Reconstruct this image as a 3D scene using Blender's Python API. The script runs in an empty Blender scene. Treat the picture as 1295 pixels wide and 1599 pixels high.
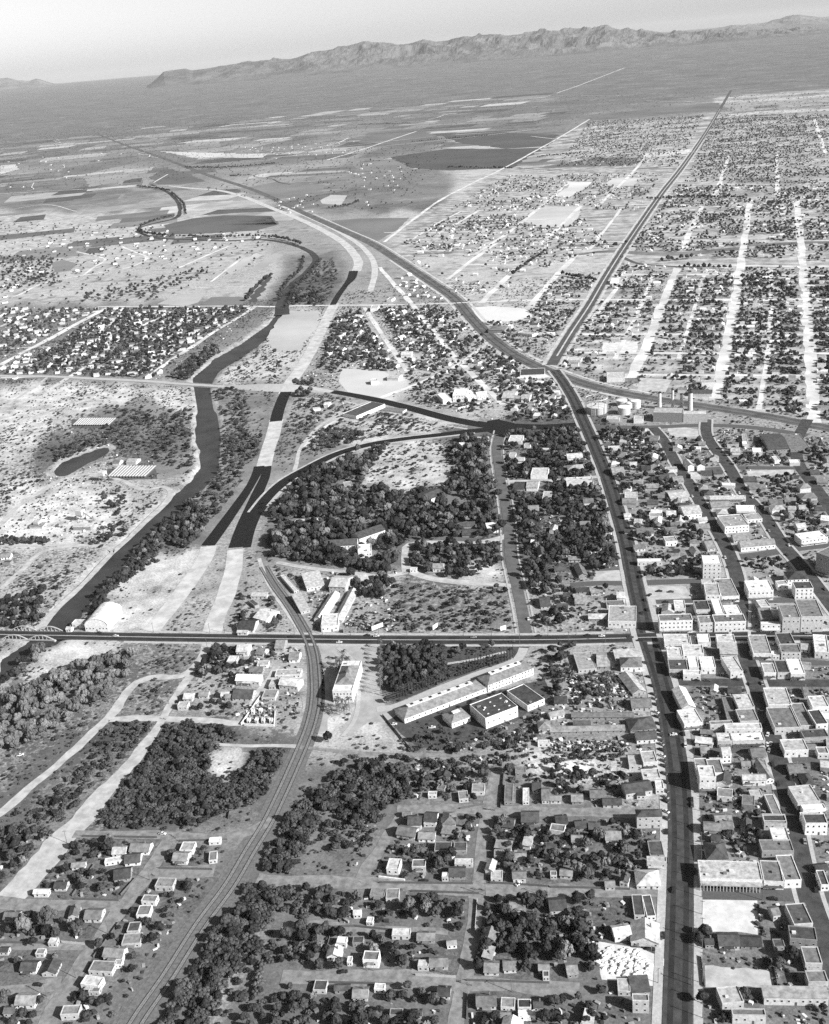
import bpy, math, random
import numpy as np
from mathutils import Vector, Matrix

S = bpy.context.scene
COL = S.collection
rng = np.random.default_rng(7)
random.seed(7)

# ------------------------------------------------------------------ camera
W_PX, H_PX, F_PX = 1295.0, 1599.0, 1715.0
ALT = 450.0
def horizon(u): return 136.0 - 0.085 * u
def cam_ray(u, v): return np.array([u - W_PX / 2, -(v - H_PX / 2), -F_PX])
_a, _b = cam_ray(0, horizon(0)), cam_ray(1222, horizon(1222))
UP = np.cross(_b, _a); UP /= np.linalg.norm(UP)
if UP[1] < 0: UP = -UP
NORTH = _b - UP * _b.dot(UP); NORTH /= np.linalg.norm(NORTH)
EAST = np.cross(NORTH, UP)
ROT = np.array([EAST, NORTH, UP])
cam_data = bpy.data.cameras.new('camera')
cam = bpy.data.objects.new('camera', cam_data); COL.objects.link(cam)
cam_data.sensor_fit = 'HORIZONTAL'; cam_data.sensor_width = 36.0
cam_data.lens = 36.0 * F_PX / W_PX
cam_data.clip_start = 1.0; cam_data.clip_end = 400000.0
M = Matrix(ROT.tolist()).to_4x4(); M.translation = (0, 0, ALT)
cam.matrix_world = M
S.camera = cam

# ------------------------------------------------------------------ light
SUN_AZ, SUN_EL = math.radians(104.0), math.radians(31.0)     # azimuth clockwise from +Y
world = bpy.data.worlds.new('World'); S.world = world; world.use_nodes = True
wn = world.node_tree; wn.nodes.clear()
sky = wn.nodes.new('ShaderNodeTexSky'); sky.sky_type = 'NISHITA'; sky.sun_disc = False
sky.sun_elevation = SUN_EL; sky.sun_rotation = SUN_AZ
sky.altitude = 800; sky.dust_density = 1.5
bw = wn.nodes.new('ShaderNodeRGBToBW'); bg = wn.nodes.new('ShaderNodeBackground')
outw = wn.nodes.new('ShaderNodeOutputWorld')
bg.inputs['Strength'].default_value = 0.10
pw = wn.nodes.new('ShaderNodeMath'); pw.operation = 'POWER'; pw.inputs[1].default_value = 1.45
mu_ = wn.nodes.new('ShaderNodeMath'); mu_.operation = 'MULTIPLY'; mu_.inputs[1].default_value = 0.43
wn.links.new(sky.outputs[0], bw.inputs[0]); wn.links.new(bw.outputs[0], pw.inputs[0]); wn.links.new(pw.outputs[0], mu_.inputs[0]); wn.links.new(mu_.outputs[0], bg.inputs[0]); wn.links.new(bg.outputs[0], outw.inputs[0])
sun_d = bpy.data.lights.new('sun', 'SUN'); sun_d.energy = 5.0; sun_d.angle = math.radians(0.5); sun_d.color = (1, 1, 1)
sun = bpy.data.objects.new('sun', sun_d); COL.objects.link(sun)
to_sun = Vector((math.sin(SUN_AZ) * math.cos(SUN_EL), math.cos(SUN_AZ) * math.cos(SUN_EL), math.sin(SUN_EL)))
sun.rotation_euler = to_sun.to_track_quat('Z', 'Y').to_euler()
S.view_settings.view_transform = 'Standard'; S.view_settings.look = 'None'
S.view_settings.exposure = 0.68; S.view_settings.gamma = 1.0; S.view_settings.use_curve_mapping = False
S.cycles.max_bounces = 4; S.cycles.diffuse_bounces = 1; S.cycles.glossy_bounces = 1
S.cycles.volume_bounces = 0; S.cycles.sample_clamp_indirect = 2.0; S.cycles.use_denoising = False

# ------------------------------------------------------------------ geometry helpers
def terrain(r): return np.where(r > 12000.0, 350.0 * np.minimum((r - 12000.0) / 48000.0, 1.0), 0.0)
def P(u, v):
    d = ROT @ cam_ray(u, v)
    if d[2] > -1e-3: d[2] = -1e-3
    z = 0.0
    for _ in range(12):
        t = (ALT - z) / -d[2]
        z2 = float(terrain(np.array(math.hypot(d[0] * t, d[1] * t))))
        if abs(z2 - z) < 0.5: break
        z = 0.5 * (z + z2)
    t = (ALT - z) / -d[2]
    return Vector((d[0] * t, d[1] * t, z))
def project(x, y, z):
    q = np.stack([x, y, z - ALT], -1) @ ROT
    return W_PX / 2 + q[..., 0] * F_PX / -q[..., 2], H_PX / 2 - q[..., 1] * F_PX / -q[..., 2], -q[..., 2]
def mpp(p):
    """metres per picture pixel across the view at ground point p, and the sine of the angle looked down at"""
    q = np.array([p.x, p.y, -ALT]); depth = -(q @ ROT)[2]
    return depth / F_PX, ALT / np.linalg.norm(q)

_mats = {}
def mat(name, val, rough=0.9, var=0.12, scale=0.5, fine=0.0, spec=0.2, stripes=None, vary=None):
    key = name
    if key in _mats: return _mats[key]
    m = bpy.data.materials.new(name); m.use_nodes = True
    nt = m.node_tree; b = nt.nodes['Principled BSDF']
    b.inputs['Roughness'].default_value = rough; b.inputs['Specular IOR Level'].default_value = spec
    geo = nt.nodes.new('ShaderNodeNewGeometry'); n = nt.nodes.new('ShaderNodeTexNoise')
    n.inputs['Scale'].default_value = scale; n.inputs['Detail'].default_value = 5
    n.inputs['Roughness'].default_value = 0.65
    nt.links.new(geo.outputs['Position'], n.inputs['Vector'])
    mr = nt.nodes.new('ShaderNodeMapRange')
    mr.inputs[1].default_value = 0.36; mr.inputs[2].default_value = 0.64
    mr.inputs[3].default_value = val * (1 - var); mr.inputs[4].default_value = val * (1 + var)
    nt.links.new(n.outputs[0], mr.inputs[0])
    last = mr.outputs[0]
    if stripes:
        tc = nt.nodes.new('ShaderNodeTexCoord'); w = nt.nodes.new('ShaderNodeTexWave')
        w.inputs['Scale'].default_value = stripes; w.inputs['Distortion'].default_value = 0.4
        nt.links.new(tc.outputs['Object'], w.inputs['Vector'])
        m2 = nt.nodes.new('ShaderNodeMapRange'); m2.inputs[3].default_value = 0.82; m2.inputs[4].default_value = 1.1
        nt.links.new(w.outputs['Fac'], m2.inputs[0])
        mu = nt.nodes.new('ShaderNodeMath'); mu.operation = 'MULTIPLY'
        nt.links.new(last, mu.inputs[0]); nt.links.new(m2.outputs[0], mu.inputs[1]); last = mu.outputs[0]
    if vary:
        oi = nt.nodes.new('ShaderNodeObjectInfo'); m3 = nt.nodes.new('ShaderNodeMapRange'); m3.inputs[3].default_value = vary[0]; m3.inputs[4].default_value = vary[1]
        nt.links.new(oi.outputs['Random'], m3.inputs[0])
        mu = nt.nodes.new('ShaderNodeMath'); mu.operation = 'MULTIPLY'
        nt.links.new(last, mu.inputs[0]); nt.links.new(m3.outputs[0], mu.inputs[1]); last = mu.outputs[0]
    nt.links.new(last, b.inputs['Base Color'])
    _mats[key] = m
    return m

def mesh_obj(name, verts, faces, m, parent=None, link=True, mi=None):
    me = bpy.data.meshes.new(name)
    me.from_pydata([tuple(v) for v in verts], [], faces)
    for k in (m if isinstance(m, (list, tuple)) else [m]): me.materials.append(k)
    if mi is not None: me.polygons.foreach_set('material_index', mi)
    me.update()
    o = bpy.data.objects.new(name, me)
    if link: COL.objects.link(o)
    if parent: o.parent = parent
    return o
def empty(name, loc, rz=0.0):
    o = bpy.data.objects.new(name, None); COL.objects.link(o); o.location = loc; o.rotation_euler = (0, 0, rz)
    o.empty_display_size = 0.5
    return o
def tag(o, label=None, cat=None, group=None, kind=None):
    if label: o['label'] = label
    if cat: o['category'] = cat
    if group: o['group'] = group
    if kind: o['kind'] = kind
    return o
def box(vs, fs, x0, x1, y0, y1, z0, z1, faces='nsewtb'):
    b = len(vs)
    vs += [(x0, y0, z0), (x1, y0, z0), (x1, y1, z0), (x0, y1, z0), (x0, y0, z1), (x1, y0, z1), (x1, y1, z1), (x0, y1, z1)]
    d = {'s': (0, 1, 5, 4), 'e': (1, 2, 6, 5), 'n': (2, 3, 7, 6), 'w': (3, 0, 4, 7), 't': (4, 5, 6, 7), 'b': (3, 2, 1, 0)}
    for c in faces: fs.append(tuple(b + i for i in d[c]))
def box_obj(name, x0, x1, y0, y1, z0, z1, m, parent=None):
    vs, fs = [], []; box(vs, fs, x0, x1, y0, y1, z0, z1)
    return mesh_obj(name, vs, fs, m, parent)
def lathe(vs, fs, prof, n=16, cx=0, cy=0):
    b = len(vs)
    for r, z in prof:
        for i in range(n):
            a = 2 * math.pi * i / n; vs.append((cx + r * math.cos(a), cy + r * math.sin(a), z))
    for j in range(len(prof) - 1):
        for i in range(n):
            k = (i + 1) % n; fs.append((b + j * n + i, b + j * n + k, b + (j + 1) * n + k, b + (j + 1) * n + i))
    fs.append(tuple(b + (len(prof) - 1) * n + i for i in range(n)))

def curve(pts, step=None, closed=False):
    p = [np.array(q[:2], float) for q in pts]
    out = []
    n = len(p)
    for i in range(n - 1):
        p0 = p[max(i - 1, 0)]; p1 = p[i]; p2 = p[i + 1]; p3 = p[min(i + 2, n - 1)]
        L = np.linalg.norm(p2 - p1); d = np.linalg.norm((p1 + p2) / 2)
        st = step or max(6.0, d / 120)
        k = max(2, int(L / st))
        l0 = max(np.linalg.norm(p1 - p0), 1e-6); l2 = max(np.linalg.norm(p3 - p2), 1e-6)
        m1 = (p2 - p1) if i == 0 else ((p1 - p0) / l0 * L * .5 + (p2 - p1) * .5)
        m2 = (p2 - p1) if i == n - 2 else ((p3 - p2) / l2 * L * .5 + (p2 - p1) * .5)
        for j in range(k):
            t = j / k; t2, t3 = t * t, t ** 3
            out.append((2 * t3 - 3 * t2 + 1) * p1 + (t3 - 2 * t2 + t) * m1 + (-2 * t3 + 3 * t2) * p2 + (t3 - t2) * m2)
    out.append(p[-1])
    return np.array(out)
def px(pts): return [P(u, v) for u, v in pts]

# occupancy mask of the ground: what plants and buildings must keep clear of
MX0, MY0, MC, MNX, MNY = -2600.0, 250.0, 2.5, 2200, 2300
MASK = np.zeros((MNX, MNY), bool)
def mark(x, y, r):
    i0, i1 = int((x - r - MX0) / MC), int((x + r - MX0) / MC) + 1
    j0, j1 = int((y - r - MY0) / MC), int((y + r - MY0) / MC) + 1
    if i1 <= 0 or j1 <= 0 or i0 >= MNX or j0 >= MNY: return
    MASK[max(i0, 0):i1, max(j0, 0):j1] = True
def blocked(x, y):
    i = ((x - MX0) / MC).astype(int); j = ((y - MY0) / MC).astype(int)
    ok = (i >= 0) & (j >= 0) & (i < MNX) & (j < MNY)
    return np.where(ok, MASK[np.clip(i, 0, MNX - 1), np.clip(j, 0, MNY - 1)], False)

def ribbon(name, pts, width, z, m, offset=0.0, thick=None, heights=None, world=False, block=True, parent=None, kind='structure', jit=0.0):
    if 'dirt' in name: jit = .3
    elif 'highway_bed' in name: jit = .07
    c = curve(pts if world else px(pts))
    t = np.gradient(c, axis=0); t /= np.linalg.norm(t, axis=1)[:, None] + 1e-9
    nrm = np.stack([-t[:, 1], t[:, 0]], 1)
    c = c + nrm * offset
    r = np.linalg.norm(c, axis=1)
    s = np.concatenate([[0], np.cumsum(np.linalg.norm(np.diff(c, axis=0), axis=1))])
    hz = np.zeros(len(c))
    if heights is not None:
        hz = np.interp(s / s[-1], [h[0] for h in heights], [h[1] for h in heights])
    zz = terrain(r) + z * (1 + r / 1200.0) + hz
    wd = np.interp(s / s[-1], np.linspace(0, 1, len(width)), width) if isinstance(width, (list, tuple)) else np.full(len(c), width)
    ja, jb = [1 + jit * (np.convolve(rng.normal(size=len(c) + 4), np.ones(3) / 1.7, 'same')[2:-2]) * .5 for _ in range(2)]
    a, b = c + nrm * (wd * np.clip(ja, .4, 1.7))[:, None] / 2, c - nrm * (wd * np.clip(jb, .4, 1.7))[:, None] / 2
    vs, fs = [], []
    for i in range(len(c)):
        vs += [(a[i, 0], a[i, 1], zz[i]), (b[i, 0], b[i, 1], zz[i])]
    for i in range(len(c) - 1): fs.append((2 * i + 1, 2 * i + 3, 2 * i + 2, 2 * i))
    if thick:
        n0 = len(vs)
        for i in range(len(c)):
            sl = 1.0 if thick != 'bank' else 1.0 + 2 * 1.6 * hz[i] / wd[i]
            zb = zz[i] - thick if thick != 'bank' else -0.3
            ca = c[i] + nrm[i] * wd[i] / 2 * sl; cb = c[i] - nrm[i] * wd[i] / 2 * sl
            vs += [(ca[0], ca[1], zb), (cb[0], cb[1], zb)]
        for i in range(len(c) - 1):
            fs.append((2 * i, 2 * i + 2, n0 + 2 * i + 2, n0 + 2 * i)); fs.append((n0 + 2 * i + 1, n0 + 2 * i + 3, 2 * i + 3, 2 * i + 1))
            if thick != 'bank': fs.append((n0 + 2 * i, n0 + 2 * i + 2, n0 + 2 * i + 3, n0 + 2 * i + 1))
    if block:
        for i in range(len(c)):
            if r[i] < 3500: mark(c[i, 0], c[i, 1], wd[i] / 2 + (7.0 if name in ('highway', 'bridge_road') else 0.8))
    o = mesh_obj(name, vs, fs, m, parent)
    if kind: tag(o, kind=kind)
    return o

def sheet(name, pts, z, m, block=True, world=False, kind='structure'):
    from mathutils.geometry import tessellate_polygon
    w = pts if world else px(pts)
    if not world and 'junction' not in name:
        q = []
        for i in range(len(w)):
            a, b = w[i], w[(i + 1) % len(w)]; L = (b - a).length; k = max(1, min(40, int(L / max(4, (a.length) / 120))))
            nn = Vector((-(b - a).y, (b - a).x, 0)).normalized(); am = min(L * .012, .5 + a.length * .0018)
            for j in range(k): q.append(a.lerp(b, j / k) + nn * (rng.normal() * am if j else 0))
        w = q
    vs = []
    for p in w:
        r = math.hypot(p[0], p[1]); vs.append(Vector((p[0], p[1], float(terrain(np.array(r))) + z * (1 + r / 1200.0))))
    tris = tessellate_polygon([vs])
    o = mesh_obj(name, vs, [tuple(t) for t in tris], m)
    nz = sum(p.normal.z for p in o.data.polygons)
    if nz < 0: o.data.flip_normals()
    if kind: tag(o, kind=kind)
    if block:
        xs = [p[0] for p in vs]; ys = [p[1] for p in vs]
        if min(ys) < 4000:
            gx, gy = np.meshgrid(np.arange(min(xs), max(xs), MC), np.arange(min(ys), max(ys), MC))
            ins = inside(gx, gy, [(p[0], p[1]) for p in vs])
            i = ((gx[ins] - MX0) / MC).astype(int); j = ((gy[ins] - MY0) / MC).astype(int)
            ok = (i >= 0) & (j >= 0) & (i < MNX) & (j < MNY); MASK[i[ok], j[ok]] = True
    return o
def inside(x, y, poly):
    r = np.zeros(x.shape, bool); n = len(poly)
    for i in range(n):
        x1, y1 = poly[i][0], poly[i][1]; x2, y2 = poly[(i + 1) % n][0], poly[(i + 1) % n][1]
        if y1 == y2: continue
        c = ((y1 > y) != (y2 > y)) & (x < (x2 - x1) * (y - y1) / (y2 - y1) + x1)
        r ^= c
    return r

# ------------------------------------------------------------------ ground
RIVER = [(302,600),(308,640),(305,690),(313,702),(312,730),(300,748),(270,775),(232,805),(200,838),(165,870),(130,905),(95,945),(62,985),(44,1001),(0,1030),(0,1070),(22,1040),(52,1012),(86,1004),(112,985),(130,950),(160,915),(190,885),(215,850),(250,820),(285,790),(322,757),(340,735),(344,680),(335,640),(328,607),
         (332,592),(345,575),(372,560),(402,540),(432,510),(446,488),(438,484),(418,508),(390,528),(362,545),(335,560),(315,578),(300,592)]
POND = [(82,736),(98,722),(120,712),(150,702),(172,697),(168,706),(150,716),(128,726),(105,741),(90,742)]
# soil and plant cover by region, picture polygon -> (plant cover, soil value)
COVER = [
 ([(-400,560),(0,470),(130,470),(420,470),(440,500),(400,540),(300,590),(0,600),(-400,700)], 0.67, 0.269),
 ([(-200,600),(300,600),(300,740),(190,850),(60,1000),(-400,1100)], 0.58, 0.429),
 ([(0,600),(100,600),(270,610),(300,640),(250,640),(120,640),(30,700),(0,740)], 0.31, 0.516),
 ([(0,760),(100,750),(170,765),(200,790),(180,830),(90,850),(0,850)], 0.08, 0.528),
 ([(150,640),(230,620),(300,650),(300,740),(230,740),(150,700),(60,740),(60,700)], 0.85, 0.324),
 ([(340,600),(430,600),(425,720),(330,850),(250,880),(170,960),(120,985),(210,850),(340,750),(345,680)], 0.85, 0.324),
 ([(215,870),(320,860),(330,870),(240,985),(140,985),(160,930)], 0.11, 0.504),
 ([(325,870),(370,870),(330,985),(240,985)], 0.50, 0.348),
 ([(0,1010),(60,1000),(200,1000),(330,1010),(240,1130),(0,1330)], 0.70, 0.334),
 ([(28,1070),(80,1003),(190,1003),(170,1020),(100,1050),(40,1080)], 0.03, 0.528),
 ([(80,1310),(180,1200),(230,1130),(180,1120),(60,1180),(-40,1260),(0,1400)], 0.80, 0.212),
 ([(240,1135),(340,1125),(470,1160),(470,1180),(430,1260),(380,1300),(140,1310)], 0.80, 0.188),
 ([(325,1170),(375,1165),(385,1190),(350,1215),(330,1205)], 0.05, 0.530),
 ([(300,1280),(400,1265),(430,1260),(390,1310),(310,1320)], 0.48, 0.188),
 ([(0,1300),(160,1310),(400,1320),(200,1620),(-100,1620)], 0.56, 0.150),
 ([(60,1230),(130,1180),(200,1160),(240,1150),(140,1300),(0,1440),(0,1400)], 0.61, 0.235),
 ([(410,1310),(480,1200),(640,1190),(640,1260),(570,1380),(430,1420),(260,1620),(200,1620)], 0.76, 0.153),
 ([(430,1310),(500,1200),(560,1180),(520,1250),(450,1330)], 0.49, 0.129),
 ([(570,1270),(760,1260),(1040,1270),(1040,1620),(330,1620),(440,1400)], 0.66, 0.160),
 ([(520,1280),(600,1290),(570,1375),(440,1370),(470,1310)], 0.44, 0.153),
 ([(640,1190),(980,1190),(980,1260),(640,1262)], 0.59, 0.210),
 ([(840,1188),(975,1186),(980,1212),(900,1216),(800,1205)], 0.02, 0.615),
 ([(800,1170),(975,1160),(975,1185),(830,1190)], 0.49, 0.480),
 ([(420,1005),(600,1005),(600,1170),(480,1165)], 0.34, 0.337),
 ([(595,1010),(830,1010),(790,1035),(600,1100)], 0.85, 0.142),
 ([(600,1115),(850,1080),(850,1110),(800,1150),(650,1175)], 0.69, 0.142),
 ([(480,1110),(600,1130),(640,1165),(500,1165)], 0.36, 0.470),
 ([(850,1080),(980,1040),(1020,1180),(850,1180)], 0.54, 0.272),
 ([(1040,1005),(1300,1005),(1310,1400),(1070,1400)], 0.26, 0.191),
 ([(1080,1400),(1310,1400),(1310,1620),(1080,1620)], 0.54, 0.176),
 ([(430,670),(780,660),(800,890),(620,890),(400,880)], 0.85, 0.230),
 ([(560,690),(700,685),(705,755),(640,770),(570,760)], 0.34, 0.470),
 ([(640,905),(800,905),(805,985),(560,985),(600,930)], 0.69, 0.324),
 ([(720,880),(800,880),(790,905),(720,910)], 0.10, 0.510),
 ([(780,640),(960,640),(1000,900),(860,900),(800,900)], 0.76, 0.196),
 ([(960,640),(1300,680),(1300,860),(1010,900)], 0.49, 0.265),
 ([(1000,910),(1300,860),(1300,985),(1010,985)], 0.10, 0.285),
 ([(560,640),(770,650),(660,680),(560,690),(480,700),(520,650)], 0.42, 0.464),
 ([(470,480),(700,478),(860,580),(900,640),(780,650),(520,600)], 0.50, 0.400),
 ([(430,490),(500,485),(470,580),(340,600),(330,580),(400,540)], 0.44, 0.470),
 ([(440,405),(530,380),(530,430),(520,475),(400,475),(440,450)], 0.77, 0.205),
 ([(740,478),(820,480),(850,500),(760,503)], 0.00, 0.580),
 ([(540,570),(650,600),(600,625),(530,610)], 0.02, 0.530),
 ([(600,160),(1500,120),(1500,640),(860,560),(600,380)], 0.44, 0.416),
 ([(-600,300),(0,300),(400,330),(440,420),(400,470),(-600,480)], 0.44, 0.400),
 ([(-600,330),(0,295),(120,300),(280,330),(200,370),(0,390),(-400,420)], 0.26, 0.400),
 ([(-600,180),(300,180),(700,200),(700,330),(0,330),(-600,330)], 0.67, 0.243),
]
FAR_COVER = .56
th_f = np.radians(np.linspace(-62, 38, 640)); th_c = np.radians(np.linspace(38, 298, 40))[1:-1]
th = np.concatenate([th_f, th_c])
rr = np.concatenate([[0.5, 80, 180, 260, 320], np.geomspace(360, 60000, 760), [80000, 140000]])
TH, RR = np.meshgrid(th, rr)
GX, GY = np.sin(TH) * RR, np.cos(TH) * RR
GZ = terrain(RR)
veg = np.full(GX.shape, .5); soil = np.full(GX.shape, .31)
far = np.clip((RR - 5200 + 900 * np.sin(TH * 23) + 500 * np.sin(TH * 61 + 1)) / 3000, 0, 1)
veg = veg * (1 - far) + FAR_COVER * far; soil = soil * (1 - far) + .17 * far
gu, gv, gd = project(GX, GY, np.zeros_like(GX))
front = gd > 10
for poly, c, s in COVER:
    k = inside(gu + 8 * np.sin(gu * .13 + gv * .07) * (gv < 1700), gv + 5 * np.sin(gu * .09 - gv * .11), poly) & front & (RR < 9000)
    if min(q[1] for q in poly) < 240: k &= RR < 5200 + 1500 * np.sin(TH * 17)
    veg[k] = c; soil[k] = s
for poly, depth_ in ((RIVER, -4.0), (POND, -2.6)):
    k = inside(gu, gv, poly) & front
    GZ[k] = depth_
for _ in range(2):
    Z0 = GZ.copy()
    m_ = RR[1:-1, 1:638] < 4000
    GZ[1:-1, 1:638] = np.where(m_, (Z0[1:-1, 1:638] * 2 + Z0[:-2, 1:638] + Z0[2:, 1:638] + Z0[1:-1, :637] + Z0[1:-1, 2:639]) / 6, Z0[1:-1, 1:638])
GZ[(GZ > -.05) & (RR < 12000)] = 0
# soften the borders between regions
for _ in range(7):
    for A in (veg, soil):
        A[1:-1, 1:638] = (A[1:-1, 1:638] * 2 + A[:-2, 1:638] + A[2:, 1:638] + A[1:-1, :637] + A[1:-1, 2:639]) / 6
k = (GZ < -.03) & (GZ > -2.2) & (RR < 4000)
soil[k] = .36; veg[k] = .22
# planted rows of the northern blocks
def bhash(i, j):
    v = np.sin(i * 12.9898 + j * 78.233) * 43758.5453
    return v - np.floor(v)
NORTHTOWN = [(868,575),(960,400),(700,400),(620,400),(640,345),(790,262),(900,200),(1100,180),(1120,150),(1420,130),(1420,680),(1180,645),(985,600)]
k = inside(gu, gv, NORTHTOWN) & front & (RR < 9500)
dn = bhash(np.floor(GX / 122.0), np.floor(GY / 96.0))
row_ = (np.abs((GY / 48.0) % 1 - .5) < .32)
veg[k] = np.clip(.2 + .55 * dn[k] * row_[k], 0, .8); soil[k] = np.where(row_[k], .31, .42)
nr, ntn = GX.shape
gverts = np.stack([GX, GY, GZ], -1).reshape(-1, 3)
ii, jj = np.meshgrid(np.arange(nr - 1), np.arange(ntn), indexing='ij')
j2 = (jj + 1) % ntn
gf = np.stack([ii * ntn + jj, ii * ntn + j2, (ii + 1) * ntn + j2, (ii + 1) * ntn + jj], -1).reshape(-1, 4)[:, ::-1]
def fast_mesh(name, v, f, m):
    me = bpy.data.meshes.new(name)
    me.vertices.add(len(v)); me.vertices.foreach_set('co', np.asarray(v, np.float32).ravel())
    k = f.shape[1]
    me.loops.add(f.size); me.loops.foreach_set('vertex_index', f.astype(np.int32).ravel())
    me.polygons.add(len(f)); me.polygons.foreach_set('loop_start', np.arange(0, f.size, k, dtype=np.int32))
    me.update(calc_edges=True)
    for q in (m if isinstance(m, (list, tuple)) else [m]): me.materials.append(q)
    return me
gm = bpy.data.materials.new('desert_soil_and_scrub'); gm.use_nodes = True
nt = gm.node_tree; B = nt.nodes['Principled BSDF']; B.inputs['Roughness'].default_value = .95; B.inputs['Specular IOR Level'].default_value = .1
def N(t, **kw):
    n = nt.nodes.new(t)
    for k, v in kw.items(): n.inputs[k].default_value = v
    return n
def math_(op, a, b=None, clamp=False):
    n = nt.nodes.new('ShaderNodeMath'); n.operation = op; n.use_clamp = clamp
    for i, v in enumerate((a, b)):
        if v is None: continue
        if isinstance(v, (int, float)): n.inputs[i].default_value = v
        else: nt.links.new(v, n.inputs[i])
    return n.outputs[0]
geo = nt.nodes.new('ShaderNodeNewGeometry')
av = nt.nodes.new('ShaderNodeAttribute'); av.attribute_name = 'plant_cover'
asoil = nt.nodes.new('ShaderNodeAttribute'); asoil.attribute_name = 'soil_value'
def noise(scale, detail, rough=.6):
    n = N('ShaderNodeTexNoise', Scale=scale, Detail=detail, Roughness=rough)
    nt.links.new(geo.outputs['Position'], n.inputs['Vector']); return n.outputs[0]
n1, n2, n3, n4 = noise(.24, 4, .75), noise(.04, 4), noise(.007, 5, .7), noise(.0011, 7, .75)
mixn = math_('ADD', math_('ADD', math_('MULTIPLY', n1, .38), math_('MULTIPLY', n2, .26)), math_('ADD', math_('MULTIPLY', n3, .2), math_('MULTIPLY', n4, .16)))
thr = math_('SUBTRACT', .655, math_('MULTIPLY', av.outputs['Fac'], .29))
cov = math_('MULTIPLY', math_('SUBTRACT', mixn, thr), 22.0, True)
ng = noise(.55, 6, .8)
soilv = math_('MULTIPLY', asoil.outputs['Fac'], math_('MAXIMUM', .25, math_('ADD', -2.25, math_('ADD', math_('MULTIPLY', n3, 1.5), math_('ADD', math_('MULTIPLY', n2, 2.2), math_('MULTIPLY', ng, 2.8))))))
n5 = noise(.0024, 10, .8)
bush = math_('MULTIPLY', math_('ADD', .03, math_('MULTIPLY', ng, .13)), math_('ADD', .1, math_('MULTIPLY', math_('POWER', n5, 4.0), 22.0)))
mx = nt.nodes.new('ShaderNodeMix'); mx.data_type = 'FLOAT'
nt.links.new(math_('MULTIPLY', cov, .85), mx.inputs[0]); nt.links.new(soilv, mx.inputs[2]); nt.links.new(bush, mx.inputs[3])
nt.links.new(mx.outputs[0], B.inputs['Base Color'])
me = fast_mesh('ground', gverts, gf, gm)
for nm, arr in (('plant_cover', veg), ('soil_value', soil)):
    a = me.attributes.new(nm, 'FLOAT', 'POINT'); a.data.foreach_set('value', arr.reshape(-1).astype(np.float32))
ground = bpy.data.objects.new('ground', me); COL.objects.link(ground); tag(ground, kind='structure')

# ------------------------------------------------------------------ mountains
def ridge(name, crest, base_r, crest_r, back_r, seed, step_px, amp, val):
    us = np.arange(crest[0][0], crest[-1][0], step_px)
    cy = np.interp(us, [c[0] for c in crest], [c[1] for c in crest])
    fr = np.concatenate([np.linspace(0, 1, 34), [1.12, 1.3, 1.6]])
    from mathutils import noise as mn
    V = []
    for k, (u, v) in enumerate(zip(us, cy)):
        d = ROT @ cam_ray(u, v); az = math.atan2(d[0], d[1]); sl = d[2] / math.hypot(d[0], d[1])
        top = ALT + sl * (crest_r + 1500)
        bs = 29800 - 2800 * min(1, max(0, (u - 240) / 700)) if base_r < 30000 else base_r
        endf = max(0, min(1, (u - us[0]) / 60.0, (us[-1] - u) / 60.0))
        for f in fr:
            r = bs + (crest_r + 1500 - bs) * f if f <= 1 else crest_r + 1500 + (back_r - crest_r) * (f - 1) / .6
            x, y = math.sin(az) * r, math.cos(az) * r
            g = float(terrain(np.array(r)))
            prof = f ** 1.25 if f <= 1 else max(0, 1 - (f - 1) / .6)
            q = Vector((x / 1300.0, y / 1900.0, seed))
            amp_ = amp * (min(1, .25 + max(0, u - 240) / 450) if base_r < 30000 else 1)
            rid = mn.ridged_multi_fractal(q, 0.9, 2.1, 6, 1.0, 2.0)
            fine = mn.fractal(q * 4, .8, 2.0, 5)
            h = max(0, top - g) * prof * min(1, endf * 2)
            nz_ = (rid - 1.15) * amp_ * min(1, max(0, f) * 2.2) * (1 if f < .97 else .25) * min(1, h / 60 + .1) + fine * amp_ * .25 * min(1, f * 2) * (1 if f < .97 else .5)
            V.append((x, y, g - 8 + h + nz_ * (endf if f < 1.01 else .3)))
    n = len(fr); F = []
    for i in range(len(us) - 1):
        for j in range(n - 1): F.append((i * n + j, (i + 1) * n + j, (i + 1) * n + j + 1, i * n + j + 1))
    o = mesh_obj(name, V, F, mat('rocky_slope_' + str(val), val, .95, .35, .0012)); tag(o, kind='structure')
    return o
ridge('mountain_range', [(225,118),(262,110),(290,106),(300,109),(340,103),(400,95),(430,92),(452,91),(480,83),(500,79),(520,76),(545,72),(560,68),(600,65),(622,68),(645,65),(662,59),(680,63),(700,61),(740,56),(765,53),(790,53),(820,50),(850,47),(880,48),(900,45),(925,44),(945,38),(956,43),(975,47),(1000,49),(1050,50),(1080,50),(1110,48),(1160,47),(1200,46),(1300,46),(1420,44)], 24500, 31000, 36000, 3.1, 2.0, 150, .12)
ridge('mountain_range', [(1080,50),(1110,46),(1140,41),(1170,38),(1195,36),(1215,30),(1235,25),(1250,22),(1262,24),(1280,26),(1300,26),(1330,20),(1400,30),(1500,40)], 44000, 50000, 56000, 8.7, 3.0, 110, .15)
ridge('mountain_range', [(-120,118),(-60,115),(-20,118),(0,122),(12,121),(25,125),(45,126),(58,122),(70,126),(90,131),(130,130),(200,126)], 54000, 57000, 59500, 5.5, 3.0, 60, .15)

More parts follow.
